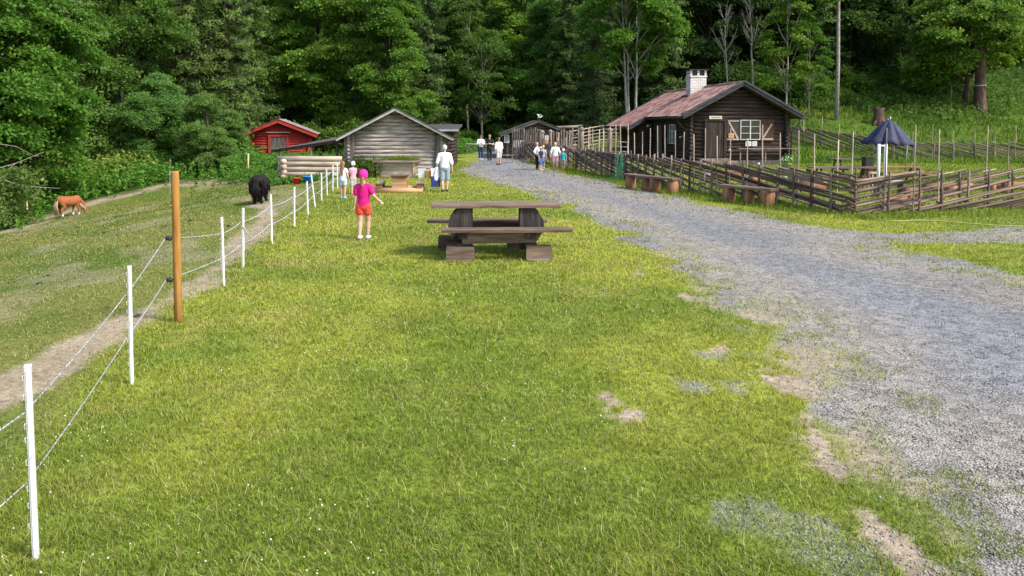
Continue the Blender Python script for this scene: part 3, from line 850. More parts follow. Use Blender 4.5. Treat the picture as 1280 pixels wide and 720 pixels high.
PROTO = {
    'bl_bright1': broadleaf(13.5, 3.3, 1.6, 101, LM['bright']),
    'bl_bright2': broadleaf(14.5, 3.0, 2.2, 102, LM['bright'], nlobe=30),
    'bl_mid1': broadleaf(14, 3.5, 1.4, 103, LM['mid'], nlobe=30),
    'bl_mid2': broadleaf(15, 3.1, 2.5, 104, LM['mid']),
    'bl_dark': broadleaf(14, 3.5, 1.2, 105, LM['dark'], nlobe=32, nl=100, leaf=.115),
    'willow': broadleaf(9, 3.0, .6, 106, LM['willow'], nlobe=30, leaf=.075, nl=190),
    'sp1': spruce(18, 3.0, .8, 111, LM['spruce']),
    'sp2': spruce(20, 2.6, 2.2, 112, LM['spruce'], tiers=38),
    'slim': broadleaf(12, 1.7, 3.2, 121, LM['bright'], nlobe=20, ncl=6, nl=110, bark='bark_pale', trunk_r=.09, sprays=.30, leaf=.09),
    'multi': broadleaf(14, 3.2, 6.4, 122, LM['bright'], nlobe=26, bark='bark_pale', stems=3, trunk_r=.15),
    'birch': broadleaf(15, 2.6, 8.5, 123, LM['mid'], nlobe=14, ncl=7, bark='bark_pale', trunk_r=.15),
    'sparse': broadleaf(10, 2.7, 3.0, 124, LM['mid'], nlobe=24, ncl=5, nl=90, bark='bark_pale', trunk_r=.12),
    'oak': broadleaf(9.5, 4.0, 2.3, 125, LM['bright'], nlobe=34, ncl=10, nl=150, bark='bark_red', trunk_r=.22, leaf=.115, prof=.6),
    'bare1': bare_tree(9, 131), 'bare2': bare_tree(10.5, 132, n=28),
    'bush_w': bush(3.0, 2.2, 141, LM['willow']), 'bush_m': bush(2.6, 2.4, 142, LM['mid'], leaf=.08), 'bush_b': bush(2.2, 2.0, 143, LM['bright'], leaf=.08),
    'bush_d': bush(3.4, 2.6, 144, LM['dark'], leaf=.09),
}
BUSHY = ('bush_w', 'bush_m', 'bush_b', 'bush_d')

def tree(kind, x, y, s=1.0, label='', group=None, name=None, sz=None, rot=None, cat=None, sink=.1):
    tm, cm = PROTO[kind]
    b = kind in BUSHY
    nm = name or ('bush' if b else 'spruce_tree' if kind.startswith('sp') and kind != 'sparse' else 'bare_tree' if kind.startswith('bare') else 'deciduous_tree')
    t = thing(nm, (x, y, gz(x, y) - sink), 0, label, cat or ('bush' if b else 'tree'), group)
    r_ = rnd.random() * 6.28 if rot is None else rot
    t.rotation_euler.z = r_
    t.scale = (s, s, (sz or s))
    link('stem' if b else 'trunk', tm, t)
    if cm: link('foliage' if b else 'crown', cm, t)
    return t

def T(kind, px, Y, s=1.0, label='', group=None, **kw):
    p = GX(px, Y)
    return tree(kind, p.x, p.y, s, label, group, **kw)

# --- trees that stand out in the photograph
T('multi', 788, 60, 1.0, 'tall tree with three pale bare stems and bright crown, left of the tiled cabin', rot=1.0)
T('birch', 587, 74, .95, 'slender pale-trunked tree right behind the end of the gravel drive')
T('sparse', 604, 72, 1.1, 'thinly leaved grey-branched tree beside the pale trunk at the end of the drive')
T('bare1', 908, 60, 1.0, 'leafless grey tree rising behind the cabin chimney side of the roof')
T('bare2', 942, 61, 1.0, 'taller leafless forked tree behind the cabin ridge')
T('slim', 981, 57, .95, 'slim young tree with pale thin stem behind the cabin right eave')
b = MB(); b.tube([(0, 0, -.3), (.05, 0, 4), (.02, .1, 9), (.22, 0, 16)], [.17, .14, .11, .06], 10, jit=.05)
p = GX(1044, 57)
t = thing('birch_tree', (p.x, p.y, p.z), 0, 'single tall straight pale trunk standing on the slope edge', 'tree')
b.build('trunk', M['bark_pale'], t, True)
tm, cm = PROTO['slim']; link('crown', cm, t, loc=(0, 0, 5.5), scale=(1.15, 1.15, 1.0))
T('oak', 1205, 60.5, 1.05, 'broad bright green tree with spreading limbs over the slope on the right', rot=2.2)
T('slim', 1187, 61.5, .55, 'young tree with short white stem under the broad green tree')
T('slim', 1010, 58, .7, 'small thin sapling between the slim tree and the straight pale trunk')
T('willow', 263, 42, .50, 'rounded grey-green willow bush-tree left of the red barn', rot=.4)
T('sp1', 285, 52, 1.0, 'tall olive spruce rising behind the rounded willow by the red barn')
T('sp1', 238, 50, 1.05, 'massive olive spruce left of the one behind the willow')
T('sp2', 88, 43, 1.0, 'tall spruce with drooping boughs above the grazing brown pony')
T('bl_bright2', 35, 37, .92, 'big light green broadleaved tree nearest the left edge of the photo')
T('bl_bright1', -20, 35, 1.0, 'light green tree cut off by the left edge of the photo')
T('bl_mid1', 155, 47, .92, 'dusky broadleaved tree between the two tall spruces on the left')
T('willow', 195, 44, .62, 'grey-green small tree at the forest edge behind the weeds')
T('bl_bright1', 350, 66, 1.1, 'green broadleaved tree straight behind the red barn roof')
T('bl_bright2', 405, 64, 1.15, 'tall green tree rising between the red barn and the grey log barn')
T('bl_bright1', 445, 62, .98, 'dense green tree behind the left slope of the grey barn roof')
T('bl_bright2', 493, 60, .96, 'dense green tree behind the grey barn ridge')
T('bl_mid2', 545, 78, 1.0, 'dark tree behind the right end of the grey barn')
T('sp1', 742, 66, .95, 'dark spruce with hanging branches left of the three-stemmed tree')
T('sp2', 710, 72, .95, 'dark spruce behind the dark barn with the white bird on its roof')
T('bl_bright2', 655, 82, 1.25, 'pale green tree high above the dark barn, lightest in the wood')

# --- the wood: rows behind, every tree an object
ZONES = [(-60, 120, 'deciduous tree in the dark wood above the left side of the pasture'),
         (120, 330, 'tree in the wood behind the weeds left of the red barn'),
         (330, 430, 'tree in the wood behind the red barn'),
         (430, 570, 'tree in the wood behind the grey log barn'),
         (570, 700, 'tree in the wood beyond the end of the gravel drive'),
         (700, 860, 'tree in the dark wood left of the cabin chimney'),
         (860, 1040, 'tree in the dark wood behind the tiled cabin'),
         (1040, 1500, 'tree in the dark wood above the slope on the right')]
def zone(px):
    for a, b_, l_ in ZONES:
        if px < b_: return l_
    return ZONES[-1][2]
def wood(x, y, kinds, s0=.85, s1=1.2, sz=None):
    px = 640 + 960 * x / y
    k = rnd.choice(kinds); s = s0 + (s1 - s0) * rnd.random()
    z_ = zone(px).replace('deciduous tree', 'tree')
    adj = {'bl_bright1': 'leafy green', 'bl_bright2': 'leafy green', 'bl_mid1': 'mid green leafy', 'bl_mid2': 'mid green leafy', 'bl_dark': 'dark leafy', 'sp1': 'conifer', 'sp2': 'conifer', 'slim': 'slender', 'birch': 'pale-trunked', 'sparse': 'thinly leaved', 'willow': 'grey-green'}[k]
    tree(k, x, y, s, adj + ' ' + z_, adj + ' trees: ' + z_)
# left wood
for i, (px, Y) in enumerate([(-95, 33), (-55, 40), (0, 44), (60, 50), (110, 53), (140, 57), (185, 58), (215, 63), (262, 62), (310, 60), (-130, 42), (-80, 50), (-20, 55), (40, 60), (90, 64), (125, 70), (170, 70), (240, 74), (300, 72), (330, 80)]):
    p = GX(px, Y); wood(p.x + rnd.uniform(-.5, .5), p.y, ['bl_mid1', 'bl_dark', 'bl_mid2', 'sp1', 'bl_bright1', 'bl_dark'], .9, 1.15)
# middle
for px, Y in [(325, 68), (372, 74), (430, 72), (470, 70), (515, 68), (535, 64), (350, 84), (400, 82), (450, 80), (500, 82), (560, 88), (525, 90), (580, 92), (615, 84), (640, 88), (675, 80), (690, 92), (630, 100), (600, 104), (660, 108), (570, 76), (690, 76), (545, 104), (480, 96), (420, 98)]:
    p = GX(px, Y); wood(p.x, p.y, ['bl_bright1', 'bl_mid1', 'bl_bright2', 'bl_mid2', 'bl_mid1', 'sp2'] if px < 560 or px > 630 else ['bl_mid2', 'bl_mid1', 'sp1', 'bl_bright2'], .9, 1.2)
# right
for px, Y in [(725, 84), (760, 78), (800, 74), (830, 68), (860, 72), (885, 70), (905, 76), (925, 72), (950, 69), (975, 74), (1000, 68), (1025, 66), (1060, 67), (1085, 72), (1110, 68), (1140, 71), (1165, 74), (1195, 73), (1225, 76), (1250, 74),
              (1285, 75), (1320, 78), (1360, 78), (1420, 76), (1480, 70), (815, 88), (870, 86), (915, 90), (965, 86), (1010, 80), (1055, 78), (1105, 82), (1150, 84), (1200, 80), (1245, 78), (1290, 80), (1345, 78), (770, 94), (1400, 80), (840, 100), (1090, 96), (1220, 92), (950, 100), (1500, 74)]:
    p = GX(px, Y); wood(p.x, p.y, ['bl_dark', 'bl_dark', 'bl_mid1', 'bl_mid2', 'sp1', 'sp2', 'bl_dark', 'birch'], .85, 1.1)
# bushes along the wood's edge
BL = ['grey-green bush', 'mid green bush', 'bright green bush', 'dark green bush']
def bushes(pts, kinds, where, s0=.7, s1=1.15):
    for px, Y in pts:
        k = rnd.choice(kinds); p = GX(px, Y)
        l_ = BL[BUSHY.index(k)] + ' ' + where
        tree(k, p.x, p.y, rnd.uniform(s0, s1), l_, 'bushes ' + where, sink=.15)
bushes([(-45, 31), (-5, 37), (22, 41), (52, 43.5), (-30, 36), (85, 45)], ['bush_b', 'bush_w', 'bush_m', 'bush_b'], 'above the left edge of the pasture', .9, 1.4)
bushes([(112, 44), (135, 46), (158, 45), (180, 46), (205, 45.5), (228, 45), (250, 46), (125, 49), (170, 50)], ['bush_w', 'bush_m', 'bush_b', 'bush_w'], 'behind the weed bank', .95, 1.4)
bushes([(330, 60), (378, 60), (412, 58), (395, 64), (445, 58), (532, 62), (552, 66), (571, 70), (566, 82)], ['bush_m', 'bush_b'], 'behind the barns', .8, 1.2)
bushes([(600, 84), (618, 80), (632, 76), (650, 74), (690, 76), (715, 80), (745, 76), (770, 74), (800, 70), (822, 72)], ['bush_m', 'bush_d', 'bush_b', 'bush_d'], 'at the foot of the wood behind the paddock', .8, 1.2)
bushes([(850, 66), (875, 66), (900, 65), (925, 66), (950, 64), (975, 64), (1000, 62), (1018, 63), (1040, 63.5), (1062, 64), (1085, 65), (1108, 66), (1130, 68), (1155, 69), (1180, 71), (1215, 72), (1240, 74), (1265, 76), (1290, 76), (1330, 77), (1380, 78)], ['bush_m', 'bush_b', 'bush_d', 'bush_b'], 'along the top of the slope', .75, 1.25)

# weed bank behind the pasture, undergrowth on the slope: nobody could count these
def weeds(name, pts, n, h0, h1, size, mat, label, cat='weeds', width=1.6, seed=1, asp=.4):
    rg = np.random.default_rng(seed); pts = np.array(pts, float)
    seg = rg.integers(0, len(pts) - 1, n); t = rg.random(n)[:, None]
    P = pts[seg] * (1 - t) + pts[seg + 1] * t + rg.normal(size=(n, 2)) * width * .5
    k = (fbm(P[:, 0], P[:, 1], .7, seed + 200, 3) + (rg.random(n) - .5) * .3) > .40
    P = P[k]; n = len(P)
    hh = (h0 + (h1 - h0) * rg.random(n)) * (.6 + .8 * fbm(P[:, 0], P[:, 1], .9, seed + 50, 2))
    per = 16
    z = HGT(P[:, 0], P[:, 1])
    f = rg.random((n, per))
    C = np.stack([P[:, 0, None] + rg.normal(size=(n, per)) * .07, P[:, 1, None] + rg.normal(size=(n, per)) * .07, z[:, None] + hh[:, None] * (.12 + .9 * f)], -1).reshape(-1, 3)
    U = np.tile(np.array([0, -.35, 1.0]), (len(C), 1))
    v = np.repeat(.2 + .6 * rg.random(n), per)
    me = leaf_mesh(name, C, U, size, seed, mat, asp=asp, tilt=.8, val=v)
    return tag(link(name, me), label, cat, kind='stuff')
wb = [(-25.5, 20), (-21.8, 25), (-22.4, 30), (-24.6, 36), (-22.5, 39.5), (-18.5, 42.5), (-13.5, 41.5)]
weeds('tall_weeds', wb, 5200, .4, 1.15, .085, LM['weed'], 'tall green weeds and nettles banked behind the pasture', width=2.6, seed=3)
weeds('tall_weeds', [(-14.5, 41), (-11.6, 38.0), (-10.6, 35.6)], 1500, .25, .62, .075, LM['weed'], 'bright nettles between the pasture and the red barn', width=1.8, seed=4)
weeds('nettle_patch', [(-17.5, 49.5), (-12.0, 48.5), (-10, 44)], 2200, .15, .4, .08, LM['weed'], 'green nettles under the red barn wall', width=2.2, seed=5)
weeds('yellow_ferns', [(-25.3, 37.0), (-23.3, 39.6), (-21.0, 41.4)], 1000, .6, 1.5, .12, LM['fern'], 'pale yellow ferns behind the brown pony', 'ferns', 1.3, seed=6)
weeds('yellow_ferns', [(-24.0, 28), (-24.5, 34)], 900, .5, 1.2, .12, LM['fern'], 'yellow-green ferns at the left edge', 'ferns', 1.3, seed=7)
weeds('hill_undergrowth', [(22, 60), (30, 63), (38, 67), (50, 72)], 5000, .3, 1.0, .10, LM['mid'], 'dark green undergrowth along the top of the slope', 'undergrowth', 3.0, seed=8)
weeds('hill_undergrowth', [(30, 58), (36, 61), (44, 66)], 1800, .3, .9, .10, LM['mid'], 'darker tall growth halfway up the slope', 'undergrowth', 3.4, seed=9)
weeds('tall_weeds', [(-4.6, 58), (-4.6, 70), (-3, 79)], 1600, .4, 1.1, .11, LM['weed'], 'green weeds left of the far end of the drive', width=2.2, seed=10)
weeds('wall_weeds', [(-7.5, 33.7), (-6.0, 33.2)], 330, .3, .9, .07, LM['mid'], 'dark leafy plants against the grey barn left of the turf box', width=.6, seed=11)
weeds('wall_weeds', [(-9.9, 32.3), (-7.7, 32.3)], 160, .1, .35, .06, LM['weed'], 'low weeds along the foot of the peeled log wall', width=.4, seed=12)
# forest floor litter of low leaves
rg = np.random.default_rng(44)
fx_ = (rg.random(90000) * 2 - 1) * 75; fy_ = 30 + 70 * rg.random(90000)
k = (sdf(FOREST, fx_, fy_) < -.5) & (np.abs(fx_) < fy_ * .8)
fx_, fy_ = fx_[k], fy_[k]
C = np.stack([fx_, fy_, HGT(fx_, fy_) + .02 + .5 * rg.random(len(fx_)) ** 2], -1)
tag(link('forest_undergrowth', leaf_mesh('forest_undergrowth', C, np.tile([0, -.2, 1.0], (len(C), 1)), .17, 45, LM['dark'])), 'low dark growth on the floor of the wood', 'undergrowth', kind='stuff')

# ------------------------------------------------------------------ buildings
def place(root, name, mb, mat, smooth=False):
    return mb.build(name, mat, root, smooth)

def gable_walls(root, wd, ln, ev, rg_, mat, lh=.2, mid=None, x0=0.0, over=.28, name='wall', logs=True, z0=0.0, back=True, round_=True, thick=.16):
    """four log walls; front at y=0 spans x0..x0+wd; gable logs follow the roof slope. Each wall is one part"""
    mid = wd / 2 if mid is None else mid
    def course(b, p0, p1, z, ax):
        d = (Vector(p1) - Vector(p0)).normalized()
        h = lh * .515
        a = Vector(p0); e = Vector(p1)
        pts = [a + (e - a) * t + Vector((0, 0, rnd.uniform(-.006, .006))) for t in (0, .33, .66, 1)]
        b.tube([p + Vector((0, 0, z)) for p in pts], [h * rnd.uniform(.96, 1.04) for _ in pts], 10, jit=.04)
    for yy, nm in ((0, 'front'), (ln, 'back')):
        if nm == 'back' and not back: continue
        b = MB(); z = z0 + lh / 2
        while z < rg_ - lh * .4:
            if z < ev: a, c = x0 - over, x0 + wd + over
            else:
                f = (z - ev) / (rg_ - ev); a = x0 + mid * f + .05; c = x0 + wd - (wd - mid) * f - .05
            if c - a > .1: course(b, (a, yy, 0), (c, yy, 0), z, 'x')
            z += lh
        b.prism([(x0 + .02, yy - .03, z0 - .3), (x0 + wd - .02, yy - .03, z0 - .3), (x0 + wd - .02, yy - .03, ev), (x0 + mid, yy - .03, rg_ - .04), (x0 + .02, yy - .03, ev)], (0, .06, 0))
        place(root, name, b, mat['x'], True)
    for xx in (x0, x0 + wd):
        b = MB(); z = z0 + lh
        while z < ev + lh * .3:
            course(b, (xx, -over, 0), (xx, ln + over, 0), z, 'y'); z += lh
        b.box((xx, ln / 2, (z0 + ev) / 2 - .1), (.06, ln - .1, ev - z0 + .2))
        place(root, name, b, mat['y'], True)

def slab_roof(b, p_eave0, p_eave1, p_ridge1, p_ridge0, th):
    a = [Vector(p) for p in (p_eave0, p_eave1, p_ridge1, p_ridge0)]
    n = (a[1] - a[0]).cross(a[3] - a[0]).normalized()
    if n.z < 0: n = -n
    lo = [p - n * th for p in a]
    b.add(a + lo, [(0, 1, 2, 3), (7, 6, 5, 4), (0, 4, 5, 1), (1, 5, 6, 2), (2, 6, 7, 3), (3, 7, 4, 0)])

def tile_roof(name, root, mat, origin, du, dv, nrm, Lu, Lv, pitch_u=.24, row=.34, amp=.028, seed=1):
    """pantiles: origin at the eave corner, du along the eave, dv up the slope"""
    rg = np.random.default_rng(seed)
    nu = max(4, int(Lu / pitch_u)) * 5; nv = max(2, int(Lv / row)) * 3
    u = np.linspace(0, Lu, nu + 1); v = np.linspace(0, Lv, nv + 1)
    UU, VV = np.meshgrid(u, v)
    pu = UU / pitch_u; pv = VV / row
    hgt = amp * (np.abs(np.sin(np.pi * pu)) ** .8) + .030 * (1 - (pv % 1.0)) + .008 * (rg.random(UU.shape) - .5)
    O, DU, DV, N = (np.array(k, float) for k in (origin, du, dv, nrm))
    hgt += .03 * (fbm(UU, VV, .8, seed, 2) - .5)
    V = O + UU[..., None] * DU + VV[..., None] * DV + hgt[..., None] * N
    tid = np.floor(pu) * 57.3 + np.floor(pv) * 131.7
    rv = (np.sin(tid) * 43758.5) % 1.0
    idx = np.arange((nu + 1) * (nv + 1)).reshape(nv + 1, nu + 1)
    F = np.stack([idx[:-1, :-1], idx[:-1, 1:], idx[1:, 1:], idx[1:, :-1]], -1).reshape(-1, 4)
    me = np_mesh(name, V.reshape(-1, 3), F, mat, rv=rv.ravel())
    return link(name, me, root)

def window(root, x, z, w_, h_, y=-.14, nx=2, nz=3, frame=None, axis_='x', fw=.05, name='window'):
    """frame stands proud; glass sits back in it"""
    f = MB(); g = MB()
    def P(a, b_, c): return (a, b_, c) if axis_ == 'x' else (b_, a, c)
    def bx(mb, ca, cb, cc, sa, sb, sc_): mb.box(P(ca, cb, cc), P(sa, sb, sc_))
    bx(f, x, y, z + h_ / 2 - fw / 2, w_, .07, fw); bx(f, x, y, z - h_ / 2 + fw / 2, w_, .07, fw)
    bx(f, x - w_ / 2 + fw / 2, y, z, fw, .068, h_ - 2 * fw); bx(f, x + w_ / 2 - fw / 2, y, z, fw, .068, h_ - 2 * fw)
    for i in range(1, nx): bx(f, x - w_ / 2 + w_ * i / nx, y, z, fw * 1.4, .064, h_ - 2 * fw)
    for i in range(1, nz): bx(f, x, y, z - h_ / 2 + h_ * i / nz, w_ - 2 * fw, .05, fw * .6)
    o = place(root, name, f, frame or M['white_paint'])
    bx(g, x, y + .02, z, w_ - fw, .012, h_ - fw)
    place(o, 'pane', g, M['glass'])
    return o

def plank_door(root, x, z0, w_, h_, y, mat, frame, n=6, name='door', handle=True):
    f = MB()
    f.box((x - w_ / 2 - .07, y, z0 + h_ / 2), (.14, .10, h_ + .02)); f.box((x + w_ / 2 + .07, y, z0 + h_ / 2), (.14, .10, h_ + .02)); f.box((x, y - .003, z0 + h_ + .09), (w_ + .32, .11, .14))
    d = MB()
    for i in range(n):
        d.box((x - w_ / 2 + w_ * (i + .5) / n, y + .01 + rnd.uniform(0, .012), z0 + h_ / 2), (w_ / n - .012, .04, h_))
    o = place(root, name, d, mat)
    place(o, 'frame', f, frame)
    if handle:
        h = MB(); h.tube([(x + w_ / 2 - .12, y - .02, z0 + 1.0), (x + w_ / 2 - .12, y - .07, z0 + 1.0), (x + w_ / 2 - .22, y - .07, z0 + 1.0)], .012, 6); place(o, 'handle', h, M['metal_dark'])
    return o

def local(px, py, Y): return AT(px, py, Y)

# --- 1. tiled cabin on the right
CY = 42.7
cx = (862 - 640) / 960 * CY
cab = thing('log_cabin', (cx, CY, 0), R(6), 'dark log cabin with red clay tile roof and whitewashed chimney behind the pole fence', 'cabin')
W_, L_, EV, RG = 5.55, 12.4, 2.93, 4.42
gable_walls(cab, W_, L_, EV, RG, M['dark_log'], lh=.21, over=.25, z0=.25)
# lower rear extension on the left side
b = MB()
z = .4
while z < 2.3: b.tube([(-.75, 6.9, z), (-.75, L_ + .2, z)], .11, 8, jit=.05); z += .2
for z in np.arange(.3, 2.35, .2): b.tube([(-1.0, 6.9, z), (.1, 6.9, z)], .11, 8, jit=.05)
place(cab, 'rear_room_wall', b, M['dark_log']['y'], True)
b = MB(); b.box((W_ / 2, L_ / 2, .08), (W_ + .1, L_ + .1, .5)); b.box((-.4, 9.9, .08), (.9, 5.6, .45))
place(cab, 'foundation', b, M['stone'])
sl = (RG - EV) / (W_ / 2)                       # slope
ev_x = -.62; top = RG + .13; yf = -.75; yb = L_ + .55
def zroof(x): return top - abs(x - W_ / 2) * sl
b = MB()
slab_roof(b, (ev_x, yf, zroof(ev_x)), (ev_x, 6.6, zroof(ev_x)), (W_ / 2, 6.6, top), (W_ / 2, yf, top), .09)
slab_roof(b, (-1.75, 6.6, zroof(-1.75)), (-1.75, yb, zroof(-1.75)), (W_ / 2, yb, top), (W_ / 2, 6.6, top), .088)
slab_roof(b, (W_ + .62, yf, zroof(ev_x)), (W_ + .62, yb, zroof(ev_x)), (W_ / 2 + .002, yb, top), (W_ / 2 + .002, yf, top), .09)
roof = place(cab, 'roof', b, M['barge_dark'])
ll = math.hypot(1, sl)
up_l = np.array([1, 0, sl]) / ll; n_l = np.array([-sl, 0, 1]) / ll
tile_roof('roof_tiles', roof, M['clay_tile'], np.array([ev_x - .06, yf + .03, zroof(ev_x - .06)]) + n_l * .01, (0, 1, 0), up_l, n_l, 6.6 - yf, (W_ / 2 - ev_x + .06) * ll, seed=3)
tile_roof('roof_tiles', roof, M['clay_tile'], np.array([-1.82, 6.6, zroof(-1.82)]) + n_l * .01, (0, 1, 0), up_l, n_l, yb - 6.6 - .03, (W_ / 2 + 1.82) * ll, seed=4)
up_r = np.array([-1, 0, sl]) / ll; n_r = np.array([sl, 0, 1]) / ll
tile_roof('roof_tiles', roof, M['clay_tile'], np.array([W_ + .68, yf + .03, zroof(ev_x - .06)]) + n_r * .01, (0, 1, 0), up_r, n_r, yb - yf - .06, (W_ / 2 + .68) * ll, seed=5)
b = MB()
for y_ in np.arange(yf + .1, yb - .1, .38): b.tube([(W_ / 2, y_, top + .06), (W_ / 2, y_ + .40, top + .05)], .075 + rnd.uniform(-.004, .004), 8)
place(roof, 'ridge_tiles', b, M['clay_tile'])
for sx, nm in ((-1, 'l'), (1, 'r')):
    ex = W_ / 2 + sx * (W_ / 2 + .70); b = MB()
    b.bar((W_ / 2, yf - .03, top + .02), (ex, yf - .03, zroof(ev_x) + .02 - .05), .05, .27, up=(0, 0, 1))
    b.bar((W_ / 2, yf - .085, top + .10), (ex, yf - .085, zroof(ev_x) + .10 - .05), .045, .12, up=(0, 0, 1))
    place(cab, 'bargeboard', b, M['barge_dark'])
b = MB(); b.bar((-1.9, 6.55, zroof(-1.9) - .08), (ev_x + .1, 6.55, zroof(ev_x) - .04), .05, .26)
place(cab, 'bargeboard', b, M['barge_dark'])
b = MB(); b.bar((W_ / 2, yb + .02, top), (-1.85, yb + .02, zroof(-1.85)), .05, .2)
place(cab, 'bargeboard', b, M['barge_dark'])
b = MB(); b.tube([(ev_x - .1, yf, zroof(ev_x) - .09), (ev_x - .1, 6.5, zroof(ev_x) - .12)], .055, 8); b.tube([(-1.85, 6.6, zroof(-1.75) - .10), (-1.85, yb, zroof(-1.75) - .12)], .055, 8)
place(cab, 'gutter', b, M['metal_dark'], True)
b = MB(); b.tube([(ev_x - .1, .1, zroof(ev_x) - .14), (ev_x + .05, .1, zroof(ev_x) - .4), (-.2, -.05, 1.9), (-.2, -.05, .3)], .04, 8)
place(cab, 'downpipe', b, M['metal_dark'], True)
b = MB(); b.tube([(W_ + .72, yf, zroof(ev_x) - .09), (W_ + .72, yb, zroof(ev_x) - .13)], .055, 8)
place(cab, 'gutter', b, M['metal_dark'], True)
b = MB(); b.tube([(W_ + .70, -.3, zroof(ev_x) - .12), (W_ + .66, -.3, zroof(ev_x) - .42), (W_ + .22, -.3, 1.85), (W_ + .2, -.3, .3)], .042, 8)
place(cab, 'downpipe', b, M['metal_dark'], True)
# chimney
chx, chy = W_ / 2 - .42, 5.7
b = MB(); b.box((chx, chy, 4.25), (1.02, .80, 2.1)); b.box((chx, chy, 5.26), (1.10, .87, .1))
for dx in (-.46, 0, .46): b.box((chx + dx, chy, 5.47), (.13, .75, .32))
ch = place(roof, 'chimney', b, M['white_brick'])
b = MB(); b.box((chx, chy, 5.665), (1.22, .96, .07)); place(ch, 'cap', b, M['metal_dark'])
b = MB(); b.box((chx, chy, 5.47), (.85, .55, .28)); place(ch, 'flue_opening', b, M['metal_dark'])
b = MB(); b.bar((chx - .62, chy - .55, zroof(chx - .62) + .09), (chx + .7, chy - .55, zroof(chx + .5) + .13), .22, .05); b.box((chx - .68, chy, zroof(chx - .68) + .10), (.14, 1.3, .06)); place(ch, 'flashing', b, M['clay_tile'])
# front
plank_door(cab, 1.42, .42, .98, 2.02, -.17, M['dark_log']['z'], M['dark_log']['z'])
b = MB(); b.box((1.25, -.62, .18), (2.3, .8, .16)); b.box((1.25, -.52, .33), (1.7, .5, .12)); place(cab, 'door_step', b, M['plank_grey']['x'])
b = MB(); b.box((1.38, -.26, 2.66), (.72, .03, .17)); sg = place(cab, 'name_board', b, M['cream_paint'])
b = MB()
for i in range(9):
    b.box((1.16 + i * .062, -.279, 2.66), (.035, .006, .055 if i % 3 else .075))
place(sg, 'lettering', b, M['ink'])
window(cab, 3.42, 1.97, 1.16, 1.12, nx=2, nz=3, y=-.17, fw=.045)
for xx, s_ in ((2.43, 1), (4.40, -1)):
    b = MB()
    for i in range(4): b.box((xx - .3 + .2 * i, -.17, 1.95), (.188, .035, 1.22))
    sh = place(cab, 'shutter', b, M['disc_wood']['z'] if s_ > 0 else surf('brown_shutter', [(.3, (.05, .022, .014)), (.7, (.11, .05, .03))], grain('z'), 9))
    b = MB()
    if s_ > 0: b.box((xx, -.20, 2.47), (.64, .03, .07))
    b.box((xx, -.20, 1.45), (.68, .03, .09)); b.bar((xx - s_ * .26, -.201, 2.40 if s_ > 0 else 2.3), (xx + s_ * .26, -.201, 1.50), .028, .09, up=(0, 0, 1))
    place(sh, 'brace', b, M['pale_log']['x'])
def notice(root, c, w_, h_, mat, lines, name='notice', d=.012):
    b = MB(); b.box(c, (w_, d, h_)); o = place(root, name, b, mat)
    b = MB()
    for i in range(lines):
        b.box((c[0] + rnd.uniform(-.02, .02) * w_, c[1] - d / 2 - .003, c[2] + h_ * (.30 - .6 * i / max(1, lines - 1))), (w_ * rnd.uniform(.55, .78), .003, h_ * .07))
    place(o, 'lettering', b, M['ink'])
    return o
notice(cab, (2.30, -.24, 1.66), .30, .26, M['orange_paper'], 3)
notice(cab, (3.30, -.24, 1.20), .32, .26, M['paper'], 4)
notice(cab, (3.66, -.24, 1.20), .26, .26, M['paper'], 4)
b = MB(); b.ball((2.2, -.27, .86), .065); b.tube([(2.2, -.15, .86), (2.2, -.27, .86)], .02, 6); place(cab, 'wall_lamp', b, M['white_plastic'], True)
b = MB(); b.box((4.3, -.45, .93), (3.4, .34, .045))
for xx in (2.75, 4.2, 5.75): b.box((xx, -.45, .53), (.07, .07, .74))
place(cab, 'wall_bench', b, M['plank_grey']['x'])
# side
window(cab, 2.6, 1.7, .95, 1.15, nx=2, nz=3, y=-.16, axis_='y', fw=.06)
for yy in (1.9, 3.32):
    b = MB(); b.box((-.17, yy, 1.7), (.04, .35, 1.2)); place(cab, 'shutter', b, M['shed_wood']['z'])
b = MB(); b.box((-.16, 5.2, 1.25), (.05, 1.0, 2.0)); place(cab, 'side_door', b, M['shed_wood']['z'])
b = MB(); b.ball((-.45, 6.75, 2.15), .08); b.tube([(-.2, 6.78, 2.2), (-.45, 6.75, 2.2)], .02, 6); place(cab, 'wall_lamp', b, M['white_plastic'], True)
b = MB(); b.ball((-.28, .8, 1.55), .06); b.tube([(-.1, .8, 1.6), (-.28, .8, 1.58)], .02, 6); place(cab, 'wall_lamp', b, M['white_plastic'], True)
tag(cab)

def plain_roof(root, wd, ln, ev, rg_, over_e, of, ob, mat, th=.09, name='roof', th_b=.16, barge=None, bw=.2, mid=None, corr=False):
    mid = wd / 2 if mid is None else mid
    sl_ = (rg_ - ev) / mid; tp = rg_ + .10
    exl = -over_e; zl = tp - (mid - exl) * sl_
    slr = (rg_ - ev) / (wd - mid); exr = wd + over_e; zr = tp - (exr - mid) * slr
    b = MB()
    slab_roof(b, (exl, -of, zl), (exl, ln + ob, zl), (mid, ln + ob, tp), (mid, -of, tp), th)
    slab_roof(b, (exr, -of, zr), (exr, ln + ob, zr), (mid + .002, ln + ob, tp), (mid + .002, -of, tp), th)
    ro = place(root, name, b, mat)
    for ex, ze in ((exl, zl), (exr, zr)):
        b = MB(); b.bar((mid, -of - .03, tp - bw * .4), (ex, -of - .03, ze - bw * .4), .05, bw)
        place(root, 'bargeboard', b, barge or M['barge_grey'])
        b = MB(); b.bar((mid, -of - .02, tp + .035), (ex, -of - .02, ze + .035), .14, .035)
        place(root, 'roof_edge_cap', b, M['roof_felt'])
    return ro, tp, (exl, zl), (exr, zr)

